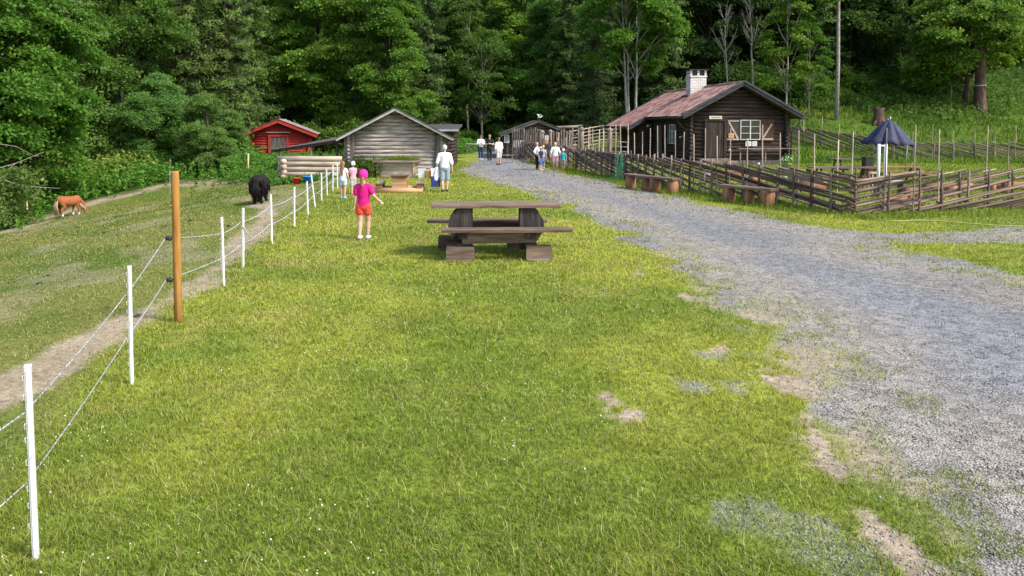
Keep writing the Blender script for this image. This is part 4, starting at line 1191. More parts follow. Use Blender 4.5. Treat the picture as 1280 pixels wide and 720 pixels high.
# --- 2. grey log barn
GYd = 33.6
gx0 = (436 - 640) / 960 * GYd; gw = (551 - 436) / 960 * GYd
gb = thing('log_barn', (gx0, GYd, gz(gx0 + 2, GYd) - .02), R(8), 'weathered silver-grey log barn with gable end facing and a knot hole under the ridge', 'barn')
gable_walls(gb, gw, 7.0, 1.86, 2.92, M['grey_log'], lh=.172, over=.20, z0=0)
ro, tp, le, re = plain_roof(gb, gw, 7.0, 1.86, 2.92, .50, .55, .5, M['roof_felt'], bw=.11)
b = MB(); b.lathe([(.075, 0), (.075, .04), (.05, .05), (.045, .06)], (0, 0, 0), 12)
o = place(gb, 'vent_plug', b, M['stump_wood']['x']); o.location = (gw / 2, -.10, 2.66); o.rotation_euler = (R(90), 0, 0)
for xx in (.16, gw - .16):
    b = MB(); b.box((xx, -.16, .93), (.17, .12, 1.88)); place(gb, 'corner_board', b, M['shed_wood']['z'])
b = MB(); b.tube([(gw + .50, -.5, 1.62), (gw + .50, 7.4, 1.6)], .05, 8); b.tube([(gw + .50, -.45, 1.58), (gw + .42, -.45, 1.42), (gw + .22, -.35, 1.2), (gw + .22, -.3, .1)], .035, 8)
place(gb, 'gutter', b, M['metal_dark'], True)
for i in range(7):
    b = MB(); b.bar((gw + .0, -.35 + i * 1.1, 1.80), (gw + .42, -.35 + i * 1.1, 1.56), .07, .09); place(gb, 'rafter_end', b, M['shed_wood']['x'])
# shed behind the barn, only its roof corner shows
p = AT(556, 180, 42)
sh = thing('log_shed', (p.x - 2.6, 42, gz(p.x - 2, 42)), 0, 'dark flat-roofed shed showing over the right eave of the grey barn', 'shed')
b = MB()
for z in np.arange(.1, 1.9, .19):
    b.tube([(0, 0, z), (3.0, 0, z)], .1, 8); b.tube([(3.0, 0, z), (3.0, 3, z)], .1, 8)
b.box((1.5, .02, 1.0), (2.98, .04, 1.96)); b.box((2.98, 1.5, 1.0), (.04, 2.9, 1.96))
place(sh, 'wall', b, M['dark_log']['x'], True)
b = MB(); slab_roof(b, (-.4, -.6, 2.02), (3.35, -.6, 2.02), (3.35, 3.3, 2.28), (-.4, 3.3, 2.28), .10); place(sh, 'roof', b, M['roof_felt'])
b = MB(); b.box((1.5, -.63, 1.97), (3.8, .04, .11)); place(sh, 'fascia', b, M['barge_grey'])

# --- lean-to roof between red barn and grey barn
lt = thing('lean_to_shelter', (gx0 - .3, 34.6, gz(gx0 - 2, 34.6)), 0, 'long low sloping lean-to roof on posts left of the grey barn', 'shelter')
a = AT(341, 187, 36.5); c = AT(424, 174, 35.0)
b = MB()
A_ = Vector((a.x - lt.location.x, a.y - lt.location.y, a.z - lt.location.z)); C_ = Vector((c.x - lt.location.x, c.y - lt.location.y, c.z - lt.location.z))
slab_roof(b, A_, A_ + Vector((0.2, 2.6, .05)), C_ + Vector((.3, 2.6, .25)), C_ + Vector((.1, 0, 0)), .10)
place(lt, 'roof', b, M['shed_wood']['x'])
b = MB(); b.bar(A_ + Vector((-.05, -.05, -.08)), C_ + Vector((.1, -.05, -.08)), .06, .14); place(lt, 'beam', b, M['dark_log']['x'])
for t in (.05, .55, .93):
    q = A_ + (C_ - A_) * t + Vector((.1, .1, 0))
    b = MB(); b.tube([(q.x, q.y, -.3), (q.x, q.y, q.z - .08)], .05, 8); place(lt, 'post', b, M['new_wood']['z'] if t < .9 else M['shed_wood']['z'], True)

# --- 3. red barn
RY = 51.5
rx0 = (311 - 640) / 960 * RY; rw = (386 - 314) / 960 * RY
rb = thing('red_barn', (rx0, RY, gz(rx0 + 2, RY) - .15), R(12), 'small red-painted barn with faded tile roof and grey loft door', 'barn')
gable_walls(rb, rw, 5.2, 1.85, 2.62, M['red_wood'], lh=.17, over=.16)
ro, tp, le, re = plain_roof(rb, rw, 5.2, 1.85, 2.62, .62, .55, .4, M['red_wood']['y'], bw=.24, barge=M['red_wood']['x'])
slb = (2.62 - 1.85) / (rw / 2); llb = math.hypot(1, slb)
tile_roof('roof_tiles', ro, M['grey_tile'], np.array([rw + .66, -.6, tp - (rw / 2 + .66) * slb]) + np.array([slb, 0, 1]) / llb * .01, (0, 1, 0), np.array([-1, 0, slb]) / llb, np.array([slb, 0, 1]) / llb, 6.1, (rw / 2 + .66) * llb, seed=8)
tile_roof('roof_tiles', ro, M['grey_tile'], np.array([-.66, -.6, tp - (rw / 2 + .66) * slb]) + np.array([-slb, 0, 1]) / llb * .01, (0, 1, 0), np.array([1, 0, slb]) / llb, np.array([-slb, 0, 1]) / llb, 6.1, (rw / 2 + .66) * llb, seed=9)
plank_door(rb, 1.92, .1, 1.05, 1.45, -.14, M['shed_wood']['z'], M['red_wood']['z'], 6)
b = MB(); b.box((1.9, -.2, 1.86), (1.6, .16, .05)); place(rb, 'door_canopy', b, M['grey_log']['x'])

# --- 4. dark barn with the white bird
DY = 51
dx0 = (634 - 640) / 960 * DY; dw = (710 - 634) / 960 * DY
db = thing('dark_barn', (dx0, DY, -.06), R(2), 'low dark-brown log barn with felt roof and white bird on the ridge', 'barn')
gable_walls(db, dw, 6, 1.72, 2.48, M['shed_wood'], lh=.17, over=.18)
ro, tp, le, re = plain_roof(db, dw, 6, 1.72, 2.48, .48, .6, .4, M['roof_felt'], bw=.15, barge=M['shed_wood']['x'])
plank_door(db, 2.75, .1, .9, 1.55, -.13, M['dark_log']['z'], M['shed_wood']['z'], 5)
notice(db, (-.04, -.26, 1.36), .34, .52, M['paper'], 5)
notice(db, (.62, -.20, 1.02), .38, .48, M['paper'], 4)
notice(db, (1.02, -.20, 1.02), .36, .46, M['paper'], 4)
# white bird figure
p = AT(675, 149, DY - .3)
bd_s = .62
bd = thing('bird_figure', (p.x, p.y, tp - .06), R(20), 'white wooden bird with raised wings on the dark barn ridge', 'roof ornament')
b = MB(); b.tube([(-.30, 0, .30), (-.12, 0, .30), (.08, 0, .34), (.24, 0, .46), (.34, 0, .47)], [.02, .07, .085, .045, .012], 8); place(bd, 'body', b, M['white_paint'], True)
for s_ in (-1, 1):
    b = MB(); b.prism([(-.12, 0, .32), (.12, 0, .36), (.06, s_ * .22, .56), (-.22, s_ * .38, .66), (-.16, s_ * .16, .46)], (0, 0, .025)); place(bd, 'wing', b, M['white_paint'])
b = MB(); b.tube([(0, 0, -.05), (0, 0, .3)], .02, 6); place(bd, 'stand', b, M['metal_dark']); bd.scale = (.62, .62, .62)
# small roof and post frame behind the dark barn
p = AT(708, 158, 56)
fr = thing('timber_frame', (p.x, 56, gz(p.x, 56)), 0, 'grey log porch frame at the right back of the dark barn', 'frame')
hz_ = p.z - fr.location.z
b = MB(); b.tube([(-1.6, 0, hz_ - .12), (1.0, 0, hz_)], .10, 8); b.tube([(-1.6, -1.6, hz_ - .12), (1.0, -1.6, hz_)], .10, 8); b.tube([(.9, -1.8, hz_ + .05), (.9, .2, hz_ + .05)], .08, 8); place(fr, 'beam', b, M['plank_grey']['x'], True)
for yy in (0, -1.6):
    b = MB(); b.tube([(.9, yy, -.3), (.9, yy, hz_)], .10, 8); place(fr, 'post', b, M['plank_grey']['z'], True)

# --- peeled log wall left of the grey barn
LY = 32.6
lx0, lx1 = (352 - 640) / 960 * LY, (427 - 640) / 960 * LY
lw = thing('log_wall', (lx0, LY, gz(lx0 + 1, LY) - .02), 0, 'low wall of five pale peeled logs with stacked round ends', 'wall')
for i in range(5):
    b = MB(); z = .10 + i * .222
    b.tube([(-.12 + rnd.uniform(-.06, .02), 0, z), (.9, 0, z + .01), (1.8, 0, z - .005), (lx1 - lx0, 0, z)], [.115, .108, .11, .105], 12, jit=.03); place(lw, 'log', b, M['pale_log']['x'], True)
    b = MB(); b.tube([(.12, -.28 + rnd.uniform(-.05, .05), z + .11), (.12, 1.6, z + .11)], [.115, .105], 12, jit=.03)
    if i < 4: place(lw, 'log', b, M['pale_log']['y'], True)

# ------------------------------------------------------------------ rope fence
def step_post_mesh():
    b = MB(); b.box((0, 0, .55), (.030, .024, 1.13)); b.box((0, -.002, .55), (.012, .036, 1.12)); b.box((0, 0, 1.125), (.034, .028, .012))
    
    me = b.mesh('post'); me.materials.append(M['white_plastic'])
    h = MB()
    h.tube([(-.010, 0, 0), (-.026, 0, .003), (-.028, 0, .030), (-.018, 0, .036)], .0035, 6)
    hm = h.mesh('rope_hook', True); hm.materials.append(M['white_plastic'])
    return me, hm
PM, HM = step_post_mesh()
POSTS = [((45, 697), 253), ((165, 480), 152), ((280, 357), 87), ((304, 335), 76), ((340, 304), 62), ((368, 285), 51), ((385, 269), 43), ((394, 259), 42), ((402, 252), 36), ((409, 245), 34), ((416, 240), 33), ((422, 236), 31)]
PL = ['white step-in fence post nearest the camera at the left edge of the lawn', 'second white fence post, between the nearest one and the orange wooden post', 'white fence post just beyond the orange wooden post',
      'white fence post close behind, with a loose rope end hanging from it', 'fifth white fence post up the line, well beyond the orange post', 'sixth white fence post, right of the black pony',
      'seventh white fence post, slightly short, before the leaning one', 'leaning white fence post in front of the blue bucket', 'ninth white fence post, right of the blue bucket', 'tenth white fence post near the pale log wall',
      'eleventh white fence post, left of the long-haired child', 'farthest white fence post of the line, beside the long-haired child']
ropeL, ropeU = [], []
POSTXY = []
for i, ((px, py), hp) in enumerate(POSTS):
    q = FLAT(px, py); z0 = gz(q.x, q.y)
    k = hp * q.y / FPX / 1.13
    t = thing('fence_post', (q.x, q.y, z0), R(20), PL[i], 'fence post', 'white posts of the rope fence')
    t.scale = ((1.0, 1.05, 1.1, 1.15, 1.2)[min(i, 4)],) * 2 + (k,)
    t.rotation_euler = (R(rnd.uniform(-1, 1)), R({7: -6, 1: .3}.get(i, rnd.uniform(-1, 1))), R(20))
    link('post_shaft', PM, t); [link('rope_hook', HM, t, (0, 0, z)) for z in (.18, .30, .40, .55, .68, .76, .93, 1.04)]
    POSTXY.append((q.x, q.y, z0, k))
q = FLAT(223, 403); WP = (q.x, q.y, gz(q.x, q.y))
t = thing('wooden_post', WP, R(8), 'tall orange-brown impregnated wooden post standing in the rope fence', 'post')
b = MB(); b.lathe([(.047, -.3), (.047, .6), (.046, 1.2), (.045, 1.80), (.040, 1.82)], (0, 0, 0), 14)
o = b.build('post_shaft', M['impreg'], t, True)
for z in (.52, 1.02):
    b = MB(); b.lathe([(.012, 0), (.03, .01), (.034, .03), (.02, .045), (.034, .06), (.012, .075)], (0, 0, 0), 10)
    o = b.build('insulator', M['metal_dark'], t, True); o.location = (-.05, -.01, z); o.rotation_euler = (0, R(-90), 0)
b = MB(); b.box((-.056, .0, 1.68), (.006, .012, .26)); b.build('cable_clip', M['white_plastic'], t)
# ropes
def rope(frac, label):
    pts = []
    seq = POSTXY[:2] + [(WP[0] - .10, WP[1], WP[2], None)] + POSTXY[2:]
    # a first stretch from beyond the frame behind the camera
    d = (-2.05, 1.2)
    pts.append(Vector((d[0] - .25, d[1] - 1.2, gz(d[0], d[1]) + frac * 1.12)))
    for s_ in seq:
        x_, y_, z_, k_ = s_
        hh = frac * 1.13 * k_ if k_ else (1.02 if frac > .6 else .52)
        pts.append(Vector((x_ - .03, y_ - .01, z_ + hh)))
    b = MB(); out = []
    for i in range(len(pts) - 1):
        n_ = 10
        for j in range(n_):
            t_ = j / n_; p_ = pts[i].lerp(pts[i + 1], t_); L = (pts[i + 1] - pts[i]).length
            p_.z -= .018 * L * 4 * t_ * (1 - t_) * (1 if i > 3 else .35)
            out.append(p_)
    out.append(pts[-1])
    b.tube(out, [min(.010, max(.0034, .0007 * p_.y)) for p_ in out], 6)
    tag(b.build('fence_rope', M['rope'], None, True), label, 'rope', 'ropes of the pasture fence')
rope(.76, 'upper white rope strung along the white posts')
rope(.40, 'lower white rope strung along the white posts')
x_, y_, z_, k_ = POSTXY[3]
b = MB(); b.tube([(x_, y_ - .02, z_ + .78 * k_), (x_ + .05, y_ - .03, z_ + .74 * k_), (x_ + .09, y_ - .03, z_ + .64 * k_)], .010, 6)
tag(b.build('rope_end', M['rope'], None, True), 'loose white rope end hanging from the fourth post', 'rope')
x_, y_, z_, k_ = POSTXY[5]
b = MB(); p0 = Vector((x_ - .12, y_ + 1.3, z_ + .66)); b.prism([p0, p0 + Vector((.05, 0, .01)), p0 + Vector((.08, 0, -.11)), p0 + Vector((.04, 0, -.13))], (0, .01, 0))
tag(b.build('warning_tag', M['yellow_hose'], None), 'small yellow tag hanging on the upper fence rope', 'tag')

# ------------------------------------------------------------------ roundpole fences
def pole_var(n, L, r, mat, name):
    out = []
    for i in range(n):
        b = MB(); k = 6
        b.tube([(rnd.uniform(-.012, .012) * L / 2, rnd.uniform(-.012, .012) * L / 2, L * j / k) for j in range(k + 1)], [r * (1.15 - .45 * j / k) * rnd.uniform(.9, 1.1) for j in range(k + 1)], 7, jit=.1)
        me = b.mesh(name, True); me.materials.append(mat); out.append(me)
    return out
UPD = pole_var(4, 1.0, .034, M['rail_wood']['z'], 'upright_pole')
UPR = pole_var(6, 1.0, .019, M['pole_wood']['z'], 'upright_pole')
RAIL = pole_var(8, 1.0, .034, M['rail_wood']['z'], 'rail')
BIND = []
for i in range(3):
    b = MB()
    b.tube([(math.cos(a) * .075, math.sin(a) * .05, .015 * math.sin(2 * a)) for a in np.linspace(0, 6.28, 10)], .011, 5, caps=False)
    me = b.mesh('willow_binding', True); me.materials.append(M['rail_wood']['z']); BIND.append(me)

def path_pts(pts):
    P = [Vector((p[0], p[1], 0)) for p in pts]; L = [0]
    for i in range(1, len(P)): L.append(L[-1] + (P[i] - P[i - 1]).length)
    def at(s):
        s_ = max(0, min(L[-1], s))
        for i in range(1, len(P)):
            if s_ <= L[i] + 1e-6:
                t = (s_ - L[i - 1]) / (L[i] - L[i - 1]); d = (P[i] - P[i - 1]).normalized()
                return P[i - 1].lerp(P[i], t) + d * (s - s_), d
        return P[-1].copy(), (P[-1] - P[-2]).normalized()
    return at, L[-1]

def pole_fence(name, pts, label, group=None, step=.85, hgt=1.12, rail_len=5.6, ups=(1.9, 2.35), up_r=1.0, rail_step=.8, rail_r=1.0, updir=1, cap=96, layers=None, ends=.4, tall=.9):
    at, L = path_pts(pts)
    p0, _ = at(0); o0 = Vector((p0.x, p0.y, gz(p0.x, p0.y)))
    f = thing(name, o0, 0, label, 'fence', group)
    ux = []; n = int(L / step) + 1
    for i in range(n):
        s = i * step; p, d = at(s); nrm = Vector((-d.y, d.x, 0))
        for sd_ in (-1, 1):
            q = p + nrm * sd_ * .075 + d * rnd.uniform(-.06, .06)
            hh = rnd.uniform(*ups) if (sd_ > 0 and rnd.random() < tall) else rnd.uniform(1.08, 1.25)
            ux.append((q, hh, d))
    rails = []
    s = -rail_len * .8
    while s < L - .4:
        a, b_ = s, s + rail_len * rnd.uniform(.9, 1.08)
        # the rail climbs from the ground at a (updir=1) or at b
        za, zb = (0.04, hgt)
        if updir < 0: za, zb = zb, za
        ca, cb = max(a, -ends * rnd.random()), min(b_, L + ends * rnd.random())
        ta = (ca - a) / (b_ - a); tb = (cb - a) / (b_ - a)
        if cb - ca > .5:
            pa, _ = at(ca); pb, _ = at(cb); j = rnd.uniform(-.035, .035)
            ha = gz(pa.x, pa.y) + za + (zb - za) * ta + j; hb = gz(pb.x, pb.y) + za + (zb - za) * tb + j
            off = rnd.uniform(-.02, .02)
            rails.append((Vector((pa.x + off, pa.y + off, ha)), Vector((pb.x + off, pb.y + off, hb))))
        s += rail_step * rnd.uniform(.8, 1.2) / (1 if rnd.random() < .8 else 1.6)
    def put(nm, me, base, tip, rr, par=f):
        d = tip - base; o = link(nm, me, par, base - o0)
        o.rotation_euler = d.to_track_quat('Z', 'Y').to_euler(); o.scale = (rr, rr, d.length)
        return o
    ux.sort(key=lambda t: t[0].y)
    extra = MB(); ne = 0
    for i, (q, hh, d) in enumerate(ux):
        base = Vector((q.x, q.y, gz(q.x, q.y) - .15)); tip = base + Vector((rnd.uniform(-.05, .05), rnd.uniform(-.05, .05), hh + .15))
        if i < cap: put('upright_pole', rnd.choice(UPD if hh < 1.3 else UPR), base, tip, up_r * rnd.uniform(.85, 1.2))
        else: extra.tube([base - o0, tip - o0], .02 * up_r, 5); ne += 1
    if ne: tag(extra.build('upright_poles', M['pole_wood']['z'], f, True), kind='stuff')
    rails.sort(key=lambda r: min(r[0].y, r[1].y))
    extra = MB(); ne = 0
    for i, (a, b_) in enumerate(rails):
        if i < cap: put('rail', rnd.choice(RAIL), a, b_, rail_r * rnd.uniform(.8, 1.2))
        else: extra.tube([a - o0, b_ - o0], .03 * rail_r, 5); ne += 1
    if ne: tag(extra.build('far_rails', M['rail_wood']['z'], f, True), kind='stuff')
    for i in range(n):
        p, d = at(i * step)
        if p.y > 40: continue
        for z in (.32, .88):
            o = link('willow_binding', rnd.choice(BIND), f, Vector((p.x, p.y, gz(p.x, p.y) + z + rnd.uniform(-.06, .06))) - o0)
            o.rotation_euler.z = math.atan2(d.y, d.x) + math.pi / 2; o.scale = (1.4, 1, 1.6)
    return f
FA = [tuple(FLAT(px, py).xy) for px, py in [(722, 213), (770, 222.5), (815, 231), (860, 239.5), (905, 247), (960, 254), (1010, 261.5), (1058, 268.5)]]
pole_fence('roundpole_fence', FA, 'long slanted-rail pole fence running beside the gravel drive in front of the cabin', updir=-1, step=.72, rail_step=.58, rail_len=8.5, cap=98, tall=1.0, hgt=1.08, up_r=1.25)
FA2 = [tuple(FLAT(px, py).xy) for px, py in [(648, 197), (665, 201), (680, 205), (700, 208.5), (720, 212.6)]]
pole_fence('roundpole_fence', FA2, 'far stretch of pole fence between the dark barn and the group of four people', updir=-1, step=.85, rail_step=.62, rail_len=6.5, ups=(1.3, 2.0))
cnr = FLAT(1062, 268.5)
FB = [(cnr.x + .1, cnr.y), (FLAT(1140, 268).x, FLAT(1140, 268).y), (FLAT(1245, 262.5).x, FLAT(1245, 262.5).y), (FLAT(1330, 260).x, FLAT(1330, 260).y), (FLAT(1460, 258).x, FLAT(1460, 258).y)]
pole_fence('roundpole_fence', FB, 'slanted-rail pole fence facing the camera on the right, turning off at the corner', updir=1, step=.84, rail_step=.50, rail_len=6.6, ups=(1.9, 2.4), hgt=1.12)
FC = [(GX(984, 53).x, 53), (GX(1060, 50).x, 50), (GX(1150, 47).x, 47), (GX(1290, 46).x, 46), (GX(1400, 46).x, 46)]
pole_fence('roundpole_fence', FC, 'back pole fence behind the tables, along the foot of the green slope', updir=-1, step=1.15, rail_step=.5, rail_len=4.8, ups=(1.6, 2.3), hgt=1.15, up_r=1.2, rail_r=1.1)
# tall paling screen before the dark barn
at, L = path_pts([(GX(641, 49.8).x, 49.8), (GX(676, 49).x, 49.0)])
o0 = at(0)[0]; pf = thing('paling_screen', (o0.x, o0.y, 0), 0, 'row of tall grey upright planks in front of the dark barn, left of its gate', 'fence')
s = 0
while s < L:
    p, d = at(s); b = MB(); hh = 1.98 + rnd.uniform(-.12, .12); b.box((p.x - o0.x, p.y - o0.y, hh / 2), (rnd.uniform(.06, .11), .03, hh), Matrix.Rotation(R(rnd.uniform(-1.5, 1.5)), 3, 'Y')); b.build('paling', M['plank_grey']['z'], pf); s += .16
b = MB(); q, _ = at(L); b.bar((0, .04, .5), (q.x - o0.x, q.y - o0.y + .04, .5), .04, .08); b.bar((0, .04, 1.5), (q.x - o0.x, q.y - o0.y + .04, 1.5), .04, .08); b.build('cross_rail', M['plank_grey']['x'], pf)
at, L = path_pts([(GX(692, 49).x, 49.0), (GX(716, 49).x, 49.0)])
o0 = at(0)[0]; pf = thing('paling_screen', (o0.x, o0.y, 0), 0, 'row of tall grey upright planks right of the capped gate posts', 'fence')
s = 0
while s < L:
    p, d = at(s); b = MB(); hh = 1.9 + rnd.uniform(-.2, .15); b.box((p.x - o0.x, p.y - o0.y, hh / 2), (rnd.uniform(.06, .12), .03, hh), Matrix.Rotation(R(rnd.uniform(-1.5, 1.5)), 3, 'Y')); b.build('paling', M['plank_grey']['z'], pf); s += .17
b = MB(); q, _ = at(L); b.bar((0, .04, .5), (q.x - o0.x, .04, .5), .04, .08); b.build('cross_rail', M['plank_grey']['x'], pf)
def cap_post(px, Y, top, label, r_=.11, cap=True, grp='tall posts with pale caps'):
    p = GX(px, Y); zt = AT(px, top, Y).z - p.z
    t = thing('gate_post', p, 0, label, 'post', grp)
    b = MB(); b.lathe([(r_, -.2), (r_ * .95, zt - .12), (r_ * .8, zt - .08)], (0, 0, 0), 12); b.build('post_shaft', M['plank_grey']['z'], t, True)
    b = MB(); b.lathe([(r_ * 1.35, zt - .1), (r_ * 1.35, zt - .03), (.03, zt + .06)], (0, 0, 0), 12); b.build('cap', M['plank_grey']['x'], t)
    return t
cap_post(677.5, 48.5, 163.5, 'left thick gate post with pale cap in front of the dark barn')
cap_post(688, 48.5, 163, 'right thick gate post with pale cap, beside the white notice')
cap_post(727, 40, 160, 'tall dark fence post right of the dark barn', .12)
cap_post(762, 38, 161, 'tall reddish fence post left of the cabin', .12)
# gate of planks between the posts, with its notices
p = GX(683, 48.4); g_ = thing('wicket_gate', (p.x, p.y, p.z), 0, 'dark plank gate between the capped posts with white and orange notices', 'gate')
b = MB()
for i in range(5): b.box((-.2 + i * .10, 0, .75), (.085, .03, 1.3))
b.build('boards', M['dark_log']['z'], g_)
b = MB(); b.box((0, -.03, .4), (.5, .03, .08)); b.box((0, -.03, 1.1), (.5, .03, .08)); b.build('cross_rail', M['shed_wood']['x'], g_)
notice(g_, (.02, -.06, 1.42), .22, .30, M['paper'], 4)
notice(g_, (.02, -.06, 1.15), .20, .18, M['orange_paper'], 3)
# rail fence across the far paddock
def rail_fence(pts, label, hgt=1.3, nr=5, step=1.0, mat='pole_wood', lean=0.0, ph=1.9, rr=1.3):
    at, L = path_pts(pts); o0 = at(0)[0]; o0 = Vector((o0.x, o0.y, gz(o0.x, o0.y)))
    f = thing('rail_fence', o0, 0, label, 'fence')
    n = int(L / step) + 1
    for i in range(n):
        p, d = at(i * step); base = Vector((p.x, p.y, gz(p.x, p.y) - .1)); o = link('upright_pole', rnd.choice(UPR), f, base - o0); o.scale = (rr * 1.3, rr * 1.3, ph * rnd.uniform(.85, 1.1))
    for k in range(nr):
        b = MB(); pts_ = []
        for i in range(n): 
            p, d = at(i * step); pts_.append(Vector((p.x, p.y, gz(p.x, p.y) + .15 + (hgt - .15) * k / (nr - 1))) - o0)
        b.tube(pts_, .032 * rr, 6, jit=.1); b.build('rail', M[mat]['x'], f, True)
    return f
rail_fence([(GX(698, 47).x, 47), (GX(742, 45.5).x, 45.5), (GX(790, 44).x, 44)], 'pale rail fence with uprights between the dark barn and the cabin', hgt=1.25, nr=5, step=.8, ph=2.0, rr=.85)
rail_fence([(GX(706, 58).x, 58), (GX(750, 61).x, 61), (GX(800, 60).x, 60)], 'far pale rail fence crossing the paddock left of the cabin', hgt=1.5, nr=6, step=1.5, ph=1.7)

# ------------------------------------------------------------------ big picnic table
pt = thing('picnic_table', (-.21, 13.8, gz(-.2, 13.8)), R(2.0), 'heavy rustic picnic table of weathered planks on halved log discs, nearest the camera', 'table')
TW = M['table_wood']
def plank(mb, x0, x1, y, z, wd, th, sag=.0):
    n = 8; vs = []; fs = []
    for i in range(n + 1):
        x_ = x0 + (x1 - x0) * i / n
        e = rnd.uniform(-.006, .006)
        for (yy, zz) in ((y - wd / 2 + e, z), (y + wd / 2 + e, z), (y + wd / 2 + e, z + th), (y + wd / 2 - .012 + e, z + th + .006), (y - wd / 2 + .012 + e, z + th + .006), (y - wd / 2 + e, z + th)):
            vs.append((x_, yy, zz + rnd.uniform(-.0015, .0015)))
    for i in range(n):
        for k in range(6): fs.append((i * 6 + k, i * 6 + (k + 1) % 6, (i + 1) * 6 + (k + 1) % 6, (i + 1) * 6 + k))
    fs += [(5, 4, 3, 2, 1, 0), tuple(n * 6 + k for k in range(6))]
    mb.add(vs, fs)
b = MB()
for yy in (-.24, 0, .24): plank(b, -1.22 + rnd.uniform(-.01, .01), 1.05 + rnd.uniform(-.01, .01), yy, .880, .225, .052)
b.build('tabletop', TW['x'], pt)
b = MB(); plank(b, -1.02, 1.22, -.62, .505, .30, .05); b.build('bench_seat', TW['x'], pt)
b = MB(); plank(b, -1.36, .88, .66, .505, .30, .05); b.build('bench_seat', TW['x'], pt)
def dslab(xc, s_):
    # halved log slice: flat inner face, round outer bark edge, grain rings on the front
    prof = [(0, .13), (-.08, .14), (-.20, .20), (-.32, .31), (-.40, .44), (-.43, .56), (-.41, .67), (-.34, .78), (-.22, .874), (0, .874)]
    b = MB(); b.prism([(xc + s_ * x_, -.30, z_) for x_, z_ in prof], (0, .60, 0)); return b
dslab(-.50, 1).build('disc_support', M['disc_wood']['z'], pt)
dslab(.34, -1).build('disc_support', M['disc_wood']['z'], pt)
for yy, x0, x1, zz in ((-.56, -.72, .70, .29), (.60, -.95, .55, .31)):
    b = MB(); b.prism([(x0, yy - .05, zz + .21), (x1 + .03, yy - .05, zz + .21), (x1 - .10, yy - .05, zz + .02), (x0 + .06, yy - .05, zz)], (0, .10, 0)); b.build('stringer', TW['x'], pt)
for xc in (-.66, .52):
    b = MB(); b.box((xc, .03, .44), (.16, 1.40, .10)); b.build('cross_beam', M['disc_wood']['y'], pt)
    b = MB(); b.box((xc, .03, .225), (.20, 1.2, .12)); b.build('cross_beam', M['disc_wood']['y'], pt)
for xc, yy, ww in ((-.70, -.58, .50), (.66, -.56, .46), (-.95, .62, .42), (.32, .64, .36)):
    b = MB(); b.prism([(xc - ww / 2, yy - .12, .03), (xc + ww / 2, yy - .12, .025), (xc + ww / 2 - .015, yy - .12, .24), (xc - ww / 2 + .01, yy - .12, .255)], (0, .25, 0)); o = b.build('foot_block', TW['x'], pt)
    b = MB(); b.box((xc - .02, yy - .02, .012), (ww * .86, .30, .045)); b.build('ground_plank', M['plank_grey']['x'], o)

# small log table farther off, seen end on
p = FLAT(496, 243); lt2 = thing('log_table', (p.x, p.y + .8, gz(p.x, p.y)), R(3), 'small orange log picnic table with two benches beyond the girl in pink', 'table')
b = MB()
for yy in (-.3, .45):
    b = MB()
    for k, hw in enumerate((.24, .24, .25)): b.box((0, yy, .22 + k * .115), (hw * 2, .16, .105))
    b.build('table_support', M['orange_wood']['x'], lt2)
for yy in (-.3, .45):
    b = MB(); b.prism([(-.25, yy - .08, .52), (.25, yy - .08, .52), (.30, yy - .08, .60), (-.30, yy - .08, .60)], (0, .16, 0)); b.build('table_bracket', M['stump_wood']['x'], lt2)
b = MB()
for i in range(3): b.box((-.21 + .21 * i, .08, .63), (.20, 1.1, .05))
b.build('tabletop', M['plank_grey']['y'], lt2)
for yy in (-.36, .5):
    b = MB(); b.tube([(-.86, yy, .09), (.80, yy, .09)], [.10, .095], 12); b.build('sill_log', M['orange_wood']['x'], lt2, True)
for s_ in (-1, 1):
    b = MB(); b.box((s_ * .68, .08, .34), (.25, 1.1, .05)); o = b.build('bench_seat', M['plank_grey']['y'], lt2)
    for yy in (-.36, .5): b = MB(); b.box((s_ * .68, yy, .245), (.20, .15, .14)); b.build('bench_support', M['stump_wood']['x'], o)

# turf-roofed box
p = FLAT(495, 222); tb = thing('turf_roofed_box', (p.x, p.y + .35, gz(p.x, p.y)), R(0), 'pale wooden box with green sod roof standing before the grey barn', 'box')
b = MB()
for i in range(4): b.box((0, -.36, .09 + i * .155), (1.62, .03, .148))
for i in range(4): b.box((-.80, 0, .09 + i * .155), (.03, .70, .148)); b.box((.80, 0, .09 + i * .155), (.03, .70, .148)); b.box((0, .36, .09 + i * .155), (1.57, .03, .148))
b.build('boarding', wood3('planter_boards', [(0.3, (0.16, 0.115, 0.085)), (0.5, (0.30, 0.235, 0.185)), (0.72, (0.42, 0.35, 0.29))], 7)['x'], tb)
for s_ in (-1, 1):
    b = MB(); b.box((s_ * .79, -.39, .33), (.10, .035, .66)); b.build('corner_board', M['new_wood']['z'], tb)
b = MB(); b.box((0, 0, .665), (1.98, 1.02, .05)); b.box((0, -.52, .72), (2.0, .035, .10)); b.box((0, .52, .72), (2.0, .035, .10)); b.box((-1.0, 0, .72), (.035, 1.0, .10)); b.box((1.0, 0, .72), (.035, 1.0, .10))
ro = b.build('roof_tray', M['plank_grey']['x'], tb)
rg2 = np.random.default_rng(9)
n_ = 5200; qx = rg2.uniform(-.95, .95, n_); qy = rg2.uniform(-.47, .47, n_)
C = np.stack([qx, qy, .74 + rg2.random(n_) * (.13 + .07 * np.sin(qx * 3 + 1))], -1)
tag(link('sod', leaf_mesh('sod', C, np.tile([0, -.2, 1.0], (n_, 1)), .035, 3, LM['fern'], asp=.3), ro), kind='stuff')
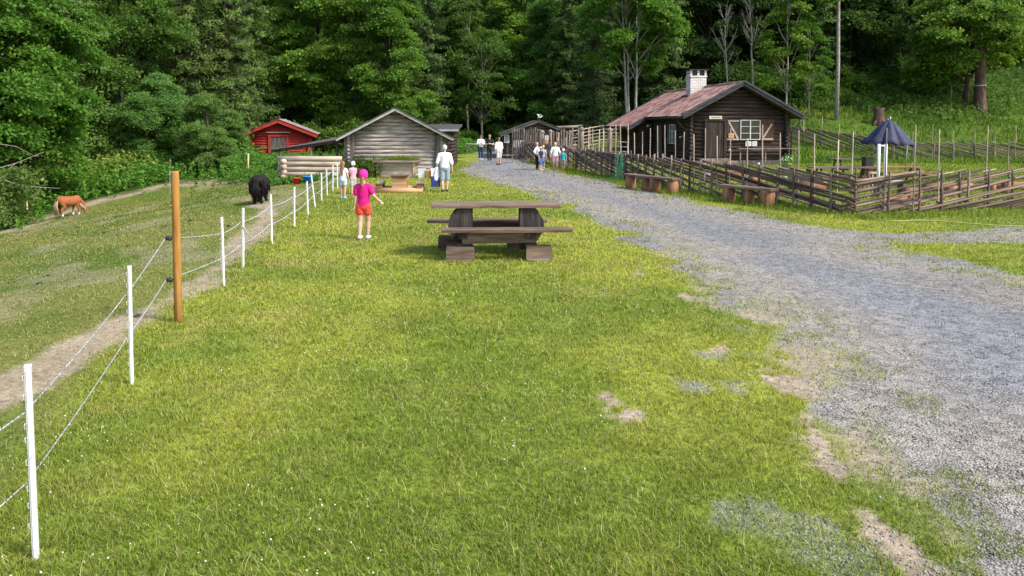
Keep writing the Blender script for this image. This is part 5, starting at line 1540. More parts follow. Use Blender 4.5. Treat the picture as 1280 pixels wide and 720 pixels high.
# tubs beside the barn
for i, (px, w_, h_, mt, lb) in enumerate([(527, .42, .36, 'white_plastic', 'white plastic tub against the grey barn, left of the orange one'), (535, .26, .30, 'orange_paper', 'orange plastic tub between the two pale ones'), (541.5, .30, .40, 'white_plastic', 'tall pale plastic tub at the right corner of the grey barn')]):
    p = GX(px, 33.0 - .12 * i); t = thing('storage_tub', p, R(4 * i), lb, 'tub', 'tubs by the barn wall')
    b = MB(); b.lathe([(w_ * .42, 0), (w_ * .5, h_), (w_ * .53, h_), (w_ * .53, h_ + .03), (w_ * .46, h_ + .03), (w_ * .40, .03)], (0, 0, 0), 4 if i != 1 else 12)
    o = b.build('tub_shell', M[mt], t); o.rotation_euler.z = R(45)
    b = MB(); b.tube([(w_ * .45, -.06, h_ * .9), (w_ * .52, 0, h_ * .8), (w_ * .45, .06, h_ * .9)], .012, 6); b.build('handle', M['white_plastic'], t)
# buckets hanging by the log wall
for px, py, mt, r1, r0, h_, lb in ((371, 225, 'red_plastic', .17, .12, .25, 'red plastic bucket by the pale log wall'), (385.5, 226, 'blue_plastic', .19, .16, .26, 'blue plastic bucket right of the red one')):
    p = AT(px, py, 31.2)
    p.z = gz(p.x, p.y)
    t = thing('feed_bucket', p, 0, lb, 'bucket', 'feed buckets'); zb = 0.0
    b = MB(); b.lathe([(r0, zb), (r1, zb + h_), (r1 + .015, zb + h_), (r1 + .015, zb + h_ + .02), (r1 - .012, zb + h_ + .02), (r0 - .01, zb + .015)], (0, 0, 0), 16); b.build('bucket_shell', M[mt], t, True)
    b = MB(); b.tube([(r1 * math.cos(a), -.02 - .03 * math.sin(a), zb + h_ - .11 * math.sin(a)) for a in np.linspace(0, math.pi, 9)], .006, 5); b.build('handle', M['metal_grey'], t)

# log benches beside the drive
def log_bench(p0, p1, stumps, label, z=.46):
    a = Vector((*p0, gz(*p0))); c = Vector((*p1, gz(*p1))); d = (c - a); L = d.length; ang = math.atan2(d.y, d.x)
    t = thing('log_bench', a, ang, label, 'bench', 'log benches by the pole fence')
    b = MB(); n = 8
    b.prism([(0, -.17, z), (L * .5, -.18, z - .01), (L, -.16, z), (L, .17, z), (L * .5, .18, z - .01), (0, .16, z)], (0, 0, .07)); b.build('seat', M['disc_wood']['x'] if False else TW['x'], t)
    for s_, r_ in stumps:
        b = MB(); b.lathe([(r_ * 1.04, -.05), (r_, .1), (r_ * .97, z)], (s_ * L, rnd.uniform(-.02, .02), 0), 14); b.build('stump_leg', M['stump_wood']['z'], t, True)
q0, q1 = FLAT(783, 234.5), FLAT(845, 242.5)
log_bench((q0.x, q0.y), (q1.x, q1.y), [(.09, .19), (.42, .16), (.60, .19), (.93, .19)], 'plank bench on four stumps, the farther one by the fence')
q0, q1 = FLAT(901, 252), FLAT(968, 259.5)
log_bench((q0.x, q0.y), (q1.x, q1.y), [(.15, .20), (.53, .16), (.88, .21)], 'plank bench on three stumps, the nearer one by the fence')
# green netting hung on the fence
p = FLAT(776, 226); gn = thing('garden_netting', (p.x - .1, p.y - .12, 0), 0, 'bright green tangled netting hanging on the pole fence', 'netting')
b = MB()
for i in range(20):
    x0 = rnd.uniform(-.12, .14); z1 = rnd.uniform(.6, 1.22); w_ = rnd.uniform(.03, .1)
    b.tube([(x0 + .08, .05, z1), (x0 + rnd.uniform(-w_, w_), -.04, z1 * .7), (x0 + rnd.uniform(-w_, w_) - .02, -.05, z1 * .4), (x0 - .05 + rnd.uniform(-w_, w_), -.1, .08)], .008, 4)
b.build('hanging_strands', M['green_net'], gn)
b = MB()
for i in range(20):
    a = rnd.random() * 6.28; r_ = rnd.uniform(.1, .3)
    b.tube([(math.cos(a + k) * r_ * (1 + .3 * rnd.random()) - .25, math.sin(a + k) * r_ * .6 - .15, .04 + rnd.random() * .10) for k in (0, .7, 1.4)], .008, 4)
b.build('ground_tangle', M['green_net'], gn)
# hose in the grass
pts = [FLAT(px, py) for px, py in [(1075, 271), (1098, 277), (1120, 279), (1150, 277.5), (1175, 278.5), (1210, 281.5), (1250, 284), (1285, 285), (1400, 287)]]
b = MB(); b.tube([(q.x, q.y, gz(q.x, q.y) + .05) for q in pts], .013, 6)
tag(b.build('garden_hose', M['yellow_hose'], None, True), 'pale yellow hose lying in the grass below the right-hand pole fence', 'hose')

# ------------------------------------------------------------------ fenced yard
def bench_table(px, py, L, label, rz, mat=TW, hh=.74, grp='tables in the fenced yard'):
    p = FLAT(px, py); t = thing('picnic_table', (p.x, p.y, gz(p.x, p.y)), rz, label, 'table', grp)
    b = MB()
    for i in range(4): b.box((0, -.27 + .18 * i, hh), (L, .168, .04))
    b.build('tabletop', mat['x'], t)
    for s_ in (-1, 1):
        b = MB(); b.box((0, s_ * .68, .44), (L, .24, .04)); b.build('bench_seat', mat['x'], t)
    for s_ in (-1, 1):
        b = MB(); b.bar((s_ * L * .36, -.65, 0), (s_ * L * .36, -.2, hh - .03), .05, .09); b.bar((s_ * L * .36, .65, 0), (s_ * L * .36, .2, hh - .03), .05, .09); b.box((s_ * L * .36 + .05, 0, .39), (.045, 1.55, .08)); b.build('leg_frame', mat['z'], t)
    return t
bench_table(1066, 222, 1.9, 'grey picnic table behind the fence, left of the navy parasol base', R(4), hh=.80)
bench_table(1052, 238, 2.2, 'long grey table just behind the fence corner', R(-3), hh=.8)
bench_table(1122, 230, 1.8, 'brown plank table behind the white pipes', R(2), {a: M['stump_wood'][a] for a in 'xyz'}, hh=.66)
p = FLAT(1088, 238); t = thing('wooden_stool', (p.x, p.y, 0), R(10), 'bare yellow wooden stool frame by the white pipes', 'stool')
b = MB(); b.box((0, 0, .62), (.36, .30, .04)); b.build('seat', M['new_wood']['x'], t)
for sx in (-1, 1):
    for sy in (-1, 1):
        b = MB(); b.box((sx * .15, sy * .12, .30), (.045, .045, .60)); b.build('leg', M['new_wood']['z'], t)
# cantilever parasol
PY_ = 33.0
tip = AT(1112, 150, PY_); base = GX(1132, PY_ + .8)
pr = thing('cantilever_parasol', (base.x, base.y, base.z), 0, 'navy blue drooping parasol hung from a curved grey pole', 'parasol')
T0 = tip - base
rimz = AT(1112, 181, PY_).z - base.z
b = MB(); n = 96; vs = []; fs = []
rings = [(.02, 0), (.10, -.06), (.17, -.12), (.30, -.22), (.55, -.50), (.85, -.86), (1.12, -(T0.z - rimz))]
for j, (r_, dz) in enumerate(rings):
    for k in range(n):
        a = 2 * math.pi * k / n; f = j / (len(rings) - 1)
        fold = abs(math.sin(a * 4)); rr = r_ * (1 - .20 * f * (1 - fold ** .6) ) * (1.0 + .03 * math.sin(a * 7)); zz = dz + .10 * f * fold ** 2 - .04 * f * abs(math.sin(a * 12 + .6)) + .03 * f * math.sin(a * 3 + 1) + .05 * f * (math.cos(a) * -1)
        vs.append(Vector((T0.x + rr * math.cos(a), T0.y + rr * math.sin(a), T0.z + zz)))
for j in range(len(rings) - 1):
    for k in range(n): fs.append((j * n + k, j * n + (k + 1) % n, (j + 1) * n + (k + 1) % n, (j + 1) * n + k))
b.add(vs, fs); can = b.build('canopy', M['canvas'], pr, True)
so_ = can.modifiers.new('thickness', 'SOLIDIFY'); so_.thickness = .012
b = MB(); b.lathe([(.23, -.17), (.20, -.12), (.03, .02)], T0, 16); b.build('top_vent', M['canvas'], can)
for k in range(8):
    a = math.pi / 8 + k * math.pi / 4; b = MB(); b.tube([T0 + Vector((.05 * math.cos(a), .05 * math.sin(a), -.08)), T0 + Vector((.50 * math.cos(a), .50 * math.sin(a), -.62)), T0 + Vector((.95 * math.cos(a), .95 * math.sin(a), -(T0.z - rimz) + .0))], .012, 5); b.build('rib', M['metal_grey'], pr, True)
b = MB(); b.tube([T0 + Vector((0, 0, -.05)), T0 + Vector((.04, 0, .12)), (T0.x + .30, .1, T0.z + .08), (T0.x + .55, .1, T0.z - .15), (.12, .05, T0.z - .75), (.02, 0, 1.0), (0, 0, .05)], [.025, .025, .03, .03, .032, .034, .036], 10); b.build('curved_pole', M['metal_grey'], pr, True)
b = MB(); b.tube([(0, 0, 1.05), (-.14, 0, 1.15), (.1, 0, 1.25)], .02, 6); b.build('crank', M['metal_dark'], pr, True)
b = MB(); b.box((0, 0, .04), (.8, .12, .07)); b.box((0, 0, .043), (.12, .8, .07)); b.build('base_cross', M['metal_dark'], pr)
p = GX(1084.5, 32); t = thing('storage_box', (p.x, p.y, p.z), R(4), 'black upright box under the left side of the navy parasol', 'box')
b = MB(); b.box((0, 0, .45), (.34, .34, .9)); b.build('box_body', M['metal_dark'], t); b = MB(); b.box((0, 0, .92), (.38, .38, .045)); b.build('lid', M['metal_dark'], t)
# white pipe frame
p = FLAT(1101, 246); t = thing('pipe_stand', (p.x, p.y, 0), 0, 'white upright double pipe with pale base just behind the fence', 'pipes')
hp = AT(1101, 180, p.y).z
for dx in (-.10, .12):
    b = MB(); b.tube([(dx, 0, .05), (dx, 0, hp)], .05, 12); b.build('pipe', M['white_plastic'], t, True)
b = MB(); b.tube([(-.10, 0, hp - .06), (.12, 0, hp - .06)], .028, 8); b.build('cross_pipe', M['white_plastic'], t, True)
b = MB(); b.box((.28, 0, .50), (.95, .45, .05)); b.build('shelf', M['barge_grey'], t); [(lambda m: (m.box((xx, 0, .24), (.07, .4, .47)), m.build('shelf_leg', M['plank_grey']['z'], t)))(MB()) for xx in (-.1, .65)]
# logs, stones and stumps
def log_piece(px, py, r_, L, rz, label, up=False, mat='stump_wood', grp='cut logs in the fenced yard'):
    p = FLAT(px, py); t = thing('cut_log', (p.x, p.y, gz(p.x, p.y)), rz, label, 'log', grp)
    b = MB()
    if up: b.lathe([(r_ * 1.05, -.02), (r_, L * .3), (r_ * .96, L)], (0, 0, 0), 14)
    else: b.tube([(-L / 2, 0, r_), (0, 0, r_ * 1.02), (L / 2, 0, r_)], [r_, r_ * .97, r_ * .94], 14, jit=.03)
    b.build('bark', M[mat]['z' if up else 'x'], t, True)
    b = MB()
    if up: b.lathe([(r_ * .88, L), (r_ * .86, L + .008)], (0, 0, 0), 14)
    else: b.tube([(-L / 2 - .006, 0, r_), (-L / 2, 0, r_)], r_ * .86, 14)
    b.build('cut_face', M['plank_grey']['z'] if mat != 'x' else None, t)
for a in [(1135, 252, .17, .40, 0, 'short upright log behind the fence right of the white pipes', True), (1146, 250, .15, .34, 0, 'second short upright log right of the pipes', True), (1118, 253, .12, .8, R(20), 'log lying under the pale shelf of the pipes'), (1132, 258, .11, .9, R(-14), 'long log lying in the grass in front of the upright logs'),
          (1188, 246, .17, .36, 0, 'single upright log behind the middle of the right fence', True), (1185, 240, .16, 1.7, R(4), 'long horizontal bench log behind the right fence'), (1258, 243, .18, .42, 0, 'upright red-brown log near the right edge', True), (1262, 238, .15, 1.9, R(-6), 'long bench log near the right edge'), (1240, 240, .12, .3, 0, 'small upright log left of the right-edge bench log', True),
          (905, 224, .20, .9, R(15), 'thick red-brown log lying before the cabin door'), (925, 226, .19, 1.0, R(-20), 'red-brown log lying left of the cabin window behind the fence'), (945, 230, .18, .8, R(40), 'log lying below the cabin window'), (1005, 236, .2, 1.1, R(10), 'orange-brown log near the right corner of the cabin yard'), (1015, 240, .19, .9, R(-25), 'log crossing the one by the cabin yard corner'), (1028, 234, .16, .7, R(60), 'short log behind the crossed logs')]:
    log_piece(*a)
rs = random.Random(12)
for i in range(16):
    px, py = rs.uniform(885, 1000), rs.uniform(219, 234); p = FLAT(px, py)
    b = MB(); r_ = rs.uniform(.09, .2); b.ball((0, 0, r_ * .5), r_, (1.2, .9, .65), 9, 6)
    b.v = [(v[0] * rs.uniform(.9, 1.1), v[1] * rs.uniform(.9, 1.1), v[2] * rs.uniform(.92, 1.08)) for v in b.v]
    o = b.build('field_stone', rs.choice([M['stone'], M['pale_stone'], M['stone']]), None, True); o.location = (p.x, p.y, gz(p.x, p.y)); o.rotation_euler.z = rs.uniform(0, 6)
    tag(o, 'rounded field stone in the yard before the cabin', 'stone', 'field stones before the cabin')
# flower tub at the cabin corner
p = FLAT(983, 214); t = thing('flower_pot', (p.x, p.y, 0), 0, 'white flowering pot at the right corner of the cabin', 'flower pot')
b = MB(); b.lathe([(.16, 0), (.22, .34), (.24, .34), (.24, .38), (.18, .38)], (0, 0, 0), 14); b.build('pot', M['barge_grey'], t, True)
n_ = 260; C = rg2.normal(size=(n_, 3)) * np.array([.16, .16, .13]) + np.array([0, 0, .52]); link('foliage', leaf_mesh('foliage', C, np.tile([0, 0, 1.0], (n_, 1)), .05, 3, LM['weed']), t)
b = MB()
for i in range(26): b.ball((rnd.gauss(0, .15), rnd.gauss(0, .15), .58 + rnd.uniform(-.08, .14)), .032, seg=6, rings=4)
b.build('blossoms', M['white_plastic'], t)
# white blossoms / lamp globes at the fence in front of the window
p = FLAT(948, 222); t = thing('stone_lantern', (p.x, p.y, 0), 0, 'small white lantern on a stake below the cabin window', 'lantern')
b = MB(); b.tube([(0, 0, 0), (0, 0, .55)], .02, 6); b.build('stake', M['metal_dark'], t); b = MB(); b.ball((0, 0, .60), .06, (1, 1, .8)); b.build('globe', M['white_plastic'], t, True)

# stumps on the hill
p = GX(1097, 56); zt = 1.15
t = thing('tree_stump', (p.x, p.y, p.z), 0, 'ragged brown tree stump on the slope above the navy parasol', 'stump')
b = MB(); b.lathe([(.56, -.3), (.46, .1), (.38, .5), (.34, 1.0), (.36, 1.16), (.30, 1.18)], (0, 0, 0), 18); b.v = [(v[0] * rnd.uniform(.93, 1.07), v[1] * rnd.uniform(.93, 1.07), v[2] + rnd.uniform(-.04, .04)) for v in b.v]; b.build('stump_bark', M['bark_red'], t, True)
b = MB()
for i in range(5): a = i * 1.26; b.tube([(.3 * math.cos(a), .3 * math.sin(a), .25), (.75 * math.cos(a), .75 * math.sin(a), -.1)], [.14, .05], 7)
b.build('root', M['bark_red'], t, True)
p = GX(1222, 59.3)
t = thing('tree_stump', (p.x, p.y, p.z), 0, 'tall dark broken trunk with a pale band, higher on the slope at the right', 'stump')
b = MB(); b.lathe([(.62, -.3), (.50, .3), (.42, 1.2), (.38, 2.4), (.34, 3.8), (.30, 5.0)], (0, 0, 0), 18); b.v = [(v[0] * rnd.uniform(.93, 1.07), v[1] * rnd.uniform(.93, 1.07), v[2] + rnd.uniform(-.05, .05)) for v in b.v]; b.build('stump_bark', M['bark_red'], t, True)
b = MB(); b.lathe([(.455, 2.0), (.46, 2.03), (.455, 2.09)], (0, 0, 0), 18, caps=False); b.build('band', M['barge_grey'], t, True)

# stakes along the weed bank
SK = ['pale stake at the far left among the ferns', 'pale stake in the weeds left of the orange post', 'thin stake just above the top of the orange post', 'thin stake in the weeds left of the willow bush', 'stake below the willow bush', 'thin stake between the willow bush and the red barn', 'stake near the left wall of the red barn', 'thin stake against the red barn corner', 'leaning stake in the nettles left of the black pony']
for i, (px, t_, b_, Y) in enumerate([(32, 243, 268, 35), (170, 213, 232, 41), (213, 199, 228, 41.5), (254, 189, 204, 45), (272, 187, 203, 45.5), (289, 188, 203, 46), (299, 188, 203, 47), (306, 190, 204, 46), (310, 192, 222, 38.5)]):
    p = GX(px, Y); zt = AT(px, t_, Y).z
    b = MB(); b.tube([(0, 0, -.3), (0, 0, (zt - p.z) / 2), (rnd.uniform(-.06, .06), 0, zt - p.z)], .045, 8)
    o = b.build('wooden_stake', M['new_wood']['z'], None, True); o.location = p
    tag(o, SK[i], 'stake', 'stakes along the weed bank')
# dead branches at the left edge
b = MB(); o0 = GX(-40, 31)
def br(p0, pts, r0):
    P = [AT(x_, y_, 31 + dz) - o0 for x_, y_, dz in pts]; b.tube(P, [r0 * .6 * (1 - .8 * i / (len(P) - 1)) for i in range(len(P))], 6)
br(0, [(-60, 245, 0), (0, 223, 0), (25, 232, .3), (50, 234, .5), (75, 235.5, .6)], .05)
br(0, [(-40, 225, 0), (0, 210, 0), (20, 204, .2), (45, 194, .3), (55, 190, .4)], .04)
br(0, [(-50, 180, 0), (0, 180, 0), (20, 183, .2), (45, 196, .4)], .03)
br(0, [(0, 223, 0), (6, 240, .2), (14, 256, .3)], .025); br(0, [(18, 205, 0), (8, 214, .2), (-6, 219, .2)], .02)
o = b.build('dead_branches', M['dead_wood'], None, True); o.location = o0; tag(o, 'bare bleached branches sticking out at the left edge of the photo', 'branches')
# boom barrier
Yb = 58; p = GX(584, Yb); t = thing('boom_barrier', (p.x, p.y, p.z), 0, 'pale yellow boom across the far end of the gravel drive', 'barrier')
zb = AT(584, 180, Yb).z - p.z; x1 = GX(640, Yb).x - p.x
b = MB(); b.tube([(-.1, 0, zb), (x1, 0, zb - .12)], .055, 8); b.build('boom', M['cream_paint'], t, True)
b = MB(); b.box((0, .1, zb / 2), (.14, .14, zb + .1)); b.build('support_post', M['plank_grey']['z'], t); b = MB(); b.bar((0, .12, zb * .8), (.55, .12, 0), .06, .08); b.build('brace', M['plank_grey']['x'], t)
p = FLAT(632, 203.5); t = thing('trestle_bench', (p.x, p.y, 0), R(-6), 'small dark bench by the left corner of the dark barn', 'bench')
b = MB(); b.box((0, 0, .45), (1.0, .32, .05)); b.build('seat', M['plank_grey']['x'], t)
for s_ in (-1, 1): b = MB(); b.box((s_ * .4, 0, .21), (.07, .28, .42)); b.build('leg', M['plank_grey']['z'], t)

# ------------------------------------------------------------------ figures: capsules fused by a voxel remesh into one skin
SKIN = flat_mat('skin', (.56, .33, .235), .55, .08, 20, bump=.05)
def cap_part(mb, a, b, ra, rb, sx=1.0, sy=1.0, seg=14):
    """tapered capsule with round ends; sx, sy squash in world x and y about its own axis line"""
    a = Vector(a); b = Vector(b); d = b - a; L = max(d.length, 1e-4); d = d.normalized() if L > 1e-3 else Vector((0, 0, 1))
    u = d.orthogonal().normalized(); v = d.cross(u)
    rings = []
    for k in range(1, 4): t = k / 4 * math.pi / 2; rings.append((a - d * ra * math.cos(t), ra * math.sin(t)))
    rings.append((a, ra)); rings.append((a.lerp(b, .5), (ra + rb) / 2)); rings.append((b, rb))
    for k in range(3, 0, -1): t = k / 4 * math.pi / 2; rings.append((b + d * rb * math.cos(t), rb * math.sin(t)))
    vs = []; 
    for c, r_ in rings:
        for k in range(seg):
            t = 2 * math.pi * k / seg; o = (u * math.cos(t) + v * math.sin(t)) * r_
            vs.append(c + Vector((o.x * sx, o.y * sy, o.z)))
    n = len(rings); fs = [(i * seg + k, i * seg + (k + 1) % seg, (i + 1) * seg + (k + 1) % seg, (i + 1) * seg + k) for i in range(n - 1) for k in range(seg)]
    fs += [tuple(range(seg - 1, -1, -1)), tuple((n - 1) * seg + k for k in range(seg))]
    mb.add(vs, fs)

def fuse(name, caps, voxel, mat, parent, smooth=2, shift=(0, 0, 0)):
    mb = MB()
    for c in caps: cap_part(mb, *c)
    me = mb.mesh(name); o = bpy.data.objects.new(name, me); COL.objects.link(o)
    m = o.modifiers.new('r', 'REMESH'); m.mode = 'VOXEL'; m.voxel_size = voxel
    s_ = o.modifiers.new('s', 'SMOOTH'); s_.iterations = smooth; s_.factor = .5
    dg = bpy.context.evaluated_depsgraph_get()
    m2 = bpy.data.meshes.new_from_object(o.evaluated_get(dg))
    bpy.data.objects.remove(o); bpy.data.meshes.remove(me)
    m2.name = name
    m2.polygons.foreach_set('use_smooth', [True] * len(m2.polygons))
    m2.materials.clear(); m2.materials.append(mat)
    return link(name, m2, parent)

def person(px, py, hpx, yaw, label, shirt, bottom, hairc, child=False, long_hair=False, shorts=True, cap=None, shoe=(.3, .3, .3), arms=((-.1, 0), (.1, 0)), legs=(0, 0), name='person', sleeve=.55, back_hair=0, armp=None, bare_arms=True, strap=None, at_y=None, group=None, skirt=False, vox=.011, bottom_len=None):
    """figure height from its height in the picture; local -y is the direction it faces"""
    if at_y: p = GX(px, at_y)
    else:
        p = FLAT(px, py)
        for _ in range(6):                                    # settle on the real ground along the sight line
            p = FLAT(px, py, gz(p.x, p.y))
    H = hpx * p.y / FPX
    t = thing(name, (p.x, p.y, gz(p.x, p.y) + .003), yaw, label, 'person', group)
    hr = (.075 if child else .062) * H                     # head half-height
    hz_ = H - hr
    shz = H * (.79 if child else .815); hipz = H * (.49 if child else .52)
    shw = H * (.095 if child else .108); hw = H * (.048 if child else .054)
    tr = H * (.062 if child else .068)
    V3 = lambda *a: tuple(a)
    caps = []
    # torso
    tor = [((0, 0, hipz + .01 * H), (0, 0, hipz + .10 * H), tr * 1.12, tr * .98, 1.22, .86), ((0, 0, hipz + .10 * H), (0, 0, shz - .06 * H), tr * .98, tr * 1.12, 1.2, .82),
           ((-shw * .72, 0, shz - .022 * H), (shw * .72, 0, shz - .022 * H), .036 * H, .036 * H, 1, 1.0), ((0, .003, shz - .02 * H), (0, .0, hz_ - hr * .6), .030 * H, .026 * H, 1, 1)]
    caps += tor
    caps += [((0, .006 * H, hz_ + hr * .12), (0, -.002 * H, hz_ - hr * .22), hr * .86, hr * .68, .84, .98), ((0, -.012 * H, hz_ - hr * .5), (0, -.012 * H, hz_ - hr * .55), hr * .42, hr * .38, .95, 1),
             ((0, -hr * .86, hz_ - hr * .02), (0, -hr * 1.0, hz_ - hr * .22), hr * .07, hr * .14, 1, 1),
             ((-hr * .74, 0, hz_ + hr * .0), (-hr * .76, .01 * H, hz_ - hr * .2), hr * .13, hr * .1, 1, 1), ((hr * .74, 0, hz_ + hr * .0), (hr * .76, .01 * H, hz_ - hr * .2), hr * .13, hr * .1, 1, 1)]
    thighs = []; feet = []
    for i, s_ in enumerate((-1, 1)):
        sw = legs[i]                                           # fore(+)/aft swing, fraction of H
        hip = Vector((s_ * hw, 0, hipz)); knee = Vector((s_ * hw * 1.02, -sw * .62 * H - (.02 * H if sw else 0), H * .275)); ank = Vector((s_ * hw * .85, -sw * H + (.02 * H if sw < 0 else 0), H * .05 + (max(0, -sw) * .25 * H)))
        th = (hip, knee, .052 * H, .035 * H); thighs.append((hip, knee, ank))
        caps += [(*th, 1, 1), (knee, knee.lerp(ank, .35), .034 * H, .034 * H, 1, 1), (knee.lerp(ank, .35), ank, .034 * H, .021 * H, 1, 1)]
        foot = (ank + Vector((0, .012 * H, -.022 * H)), ank + Vector((0, -.085 * H, -.030 * H)), .024 * H, .019 * H)
        caps.append((*foot, 1, 1)); feet.append(foot)
    arm_pts = []
    for i, s_ in enumerate((-1, 1)):
        sh_ = Vector((s_ * shw, 0, shz - .028 * H))
        if armp and armp[i]:
            el = sh_ + Vector(armp[i][0]) * H; wr = el + Vector(armp[i][1]) * H
        else:
            el = sh_ + Vector((s_ * .035 * H, -arms[i][1] * .5 * H, -.165 * H)); wr = el + Vector((s_ * .01 * H, -arms[i][1] * H - .015 * H, -.145 * H))
        arm_pts.append((sh_, el, wr))
        caps += [(sh_, el, .030 * H, .024 * H, 1, 1), (el, el.lerp(wr, .3), .024 * H, .023 * H, 1, 1), (el.lerp(wr, .3), wr, .023 * H, .0155 * H, 1, 1)]
        d = (wr - el).normalized(); sd_ = d.cross(Vector((s_, 0, 0)))
        sd_ = sd_.normalized() if sd_.length > .2 else Vector((0, -1, 0))
        inn = d.cross(sd_).normalized()
        pc = wr + d * .035 * H
        caps.append((wr, pc, .014 * H, .019 * H, 1, 1))
        for k, (off, ln_) in enumerate(((-.016, .036), (-.0055, .042), (.005, .040), (.015, .031))):
            k0 = pc + sd_ * off * H + d * .008 * H; k1 = k0 + d * ln_ * .55 * H + inn * .003 * H * s_; k2 = k1 + d * ln_ * .45 * H + inn * s_ * .012 * H
            caps += [(k0, k1, .0062 * H, .0056 * H, 1, 1), (k1, k2, .0056 * H, .0046 * H, 1, 1)]
        t0 = wr + sd_ * -.012 * H + d * .012 * H; t1 = t0 + sd_ * -.018 * H + d * .018 * H; caps += [(t0, t1, .0075 * H, .0065 * H, 1, 1), (t1, t1 + d * .018 * H, .0065 * H, .005 * H, 1, 1)]
    fuse('body', caps, max(.0055, vox * .62), SKIN, t)
    g = .010 * H + .004
    # shirt
    sc_ = [(tor[0][0], tor[0][1], tor[0][2] + g, tor[0][3] + g, 1.2, .88), (tor[1][0], tor[1][1], tor[1][2] + g, tor[1][3] + g, 1.18, .86), (tor[2][0], tor[2][1], tor[2][2] + g, tor[2][3] + g, 1, 1)]
    if long_hair is not None and not strap:
        for a_, e_, w_ in arm_pts:
            if sleeve <= 1: sc_.append((a_, a_.lerp(e_, sleeve), .030 * H + g, .027 * H + g * 1.1, 1, 1))
            else: sc_ += [(a_, e_, .030 * H + g, .026 * H + g, 1, 1), (e_, e_.lerp(w_, sleeve - 1), .026 * H + g, .02 * H + g, 1, 1)]
    if strap:
        sc_ = sc_[:2]
    sm_ = flat_mat('shirt_cloth', shirt, .85, .16, 10, bump=.9)
    sho = fuse('shirt', sc_, vox, sm_, t, 3)
    bm_ = flat_mat('trouser_cloth', bottom, .85, .18, 12, bump=.9)
    g2 = g * .75
    pc_ = [((0, 0, hipz + .045 * H), (0, 0, hipz - .01 * H), tr * 1.02 + g2, tr * 1.13 + g2, 1.2, .92)]
    for hip, knee, ank in thighs:
        f = bottom_len if bottom_len is not None else (.55 if shorts else 2)
        if f <= 1: pc_.append((hip, hip.lerp(knee, f), .054 * H + g2, (.054 - .014 * f) * H + g2 * 1.5, 1, 1))
        else: pc_ += [(hip, knee, .054 * H + g2, .036 * H + g2, 1, 1), (knee, knee.lerp(ank, f - 1 if f < 2 else .96), .036 * H + g2, (.026 if f >= 2 else .034) * H + g2, 1, 1)]
    fuse('shorts' if shorts else 'trousers', pc_, vox, bm_, t, 3)
    # hair
    hm_ = flat_mat('hair', hairc, .6, .35, 40, bump=.6)
    hc = [((0, .012 * H, hz_ + hr * .20), (0, .016 * H, hz_ - hr * .05), hr * .93, hr * .84, .90, .98)]
    if long_hair: hc += [((0, hr * .62, hz_ - .1 * hr), (0, hr * .95, shz - (.10 if long_hair is True else long_hair) * H), hr * .62, hr * .42, 1.15, .55), ((-hr * .5, hr * .3, hz_), (-hr * .62, hr * .55, shz - .02 * H), hr * .32, hr * .22, .8, .8), ((hr * .5, hr * .3, hz_), (hr * .62, hr * .55, shz - .02 * H), hr * .32, hr * .22, .8, .8)]
    if back_hair: hc += [((0, hr * .75, hz_ - .25 * hr), (0, hr * .95, hz_ - hr * (1.0 + back_hair)), hr * .38, hr * .22, 1.2, .8)]
    fuse('hair', hc, vox * .8, hm_, t, 1)
    if cap:
        cm_ = flat_mat('cap_cloth', cap, .8, .08, 20)
        cc = [((0, .006 * H, hz_ + hr * .30), (0, .010 * H, hz_ + hr * .18), hr * .98, hr * .98, .93, 1.02), ((-hr * .3, -hr * .9, hz_ + hr * .28), (hr * .3, -hr * .9, hz_ + hr * .28), hr * .10, hr * .10, 1, 3.4)]
        mb = [c for c in cc]
        fuse('cap', mb, vox * .8, cm_, t, 2)
    for s_ in (-1, 1):
        b = MB(); b.ball((s_ * hr * .28, -hr * .80, hz_ + hr * .02), hr * .085, (1, .6, .7), 8, 6); b.build('eye', M['ink'], t, True)
    b = MB(); b.box((0, -hr * .80, hz_ - hr * .46), (hr * .34, hr * .06, hr * .06)); b.build('mouth', M['stump_wood']['x'], t)
    shm = flat_mat('shoe_leather', shoe, .6, .15, 20)
    for f in feet:
        fuse('shoe', [(f[0], f[1], f[2] + .006 * H, f[3] + .007 * H, 1, 1)], vox * .7, shm, t, 1)
    return t, H, arm_pts

N = math.pi       # turning by pi faces away from the camera (local -y points to +Y)
# girl in pink, walking away
person(455, 299.5, 87, N + R(-6), 'small girl in bright pink T-shirt, orange-red shorts and pink cap walking away over the lawn', (.66, .010, .19), (.74, .075, .045), (.30, .17, .08), child=True, cap=(.78, .02, .26), shoe=(.62, .60, .58),
       legs=(.05, -.06), sleeve=.62, back_hair=.9, armp=[((-.060, .02, -.125), (-.055, -.07, -.075)), ((.018, .02, -.15), (.014, .0, -.135))], vox=.008, bottom_len=.42)
person(429, 248.5, 47.5, N + R(-15), 'child with long reddish hair, white top and denim shorts by the rope fence', (.78, .78, .78), (.42, .50, .58), (.26, .13, .06), child=True, long_hair=.14, shoe=(.10, .50, .62), sleeve=.35, bottom_len=.5, armp=[((-.03, -.03, -.16), (.01, -.08, -.12)), ((.03, -.03, -.16), (-.01, -.08, -.12))])
person(441.5, 243, 41, R(215), 'small child in pink shirt, grey shorts and white sun hat beside the long-haired child', (.74, .32, .38), (.36, .37, .36), (.35, .22, .12), child=True, cap=(.82, .82, .80), shoe=(.55, .25, .2), bottom_len=1.0, armp=[((-.02, -.06, -.15), (.02, -.13, -.02)), ((.02, -.06, -.15), (-.02, -.13, -.02))])
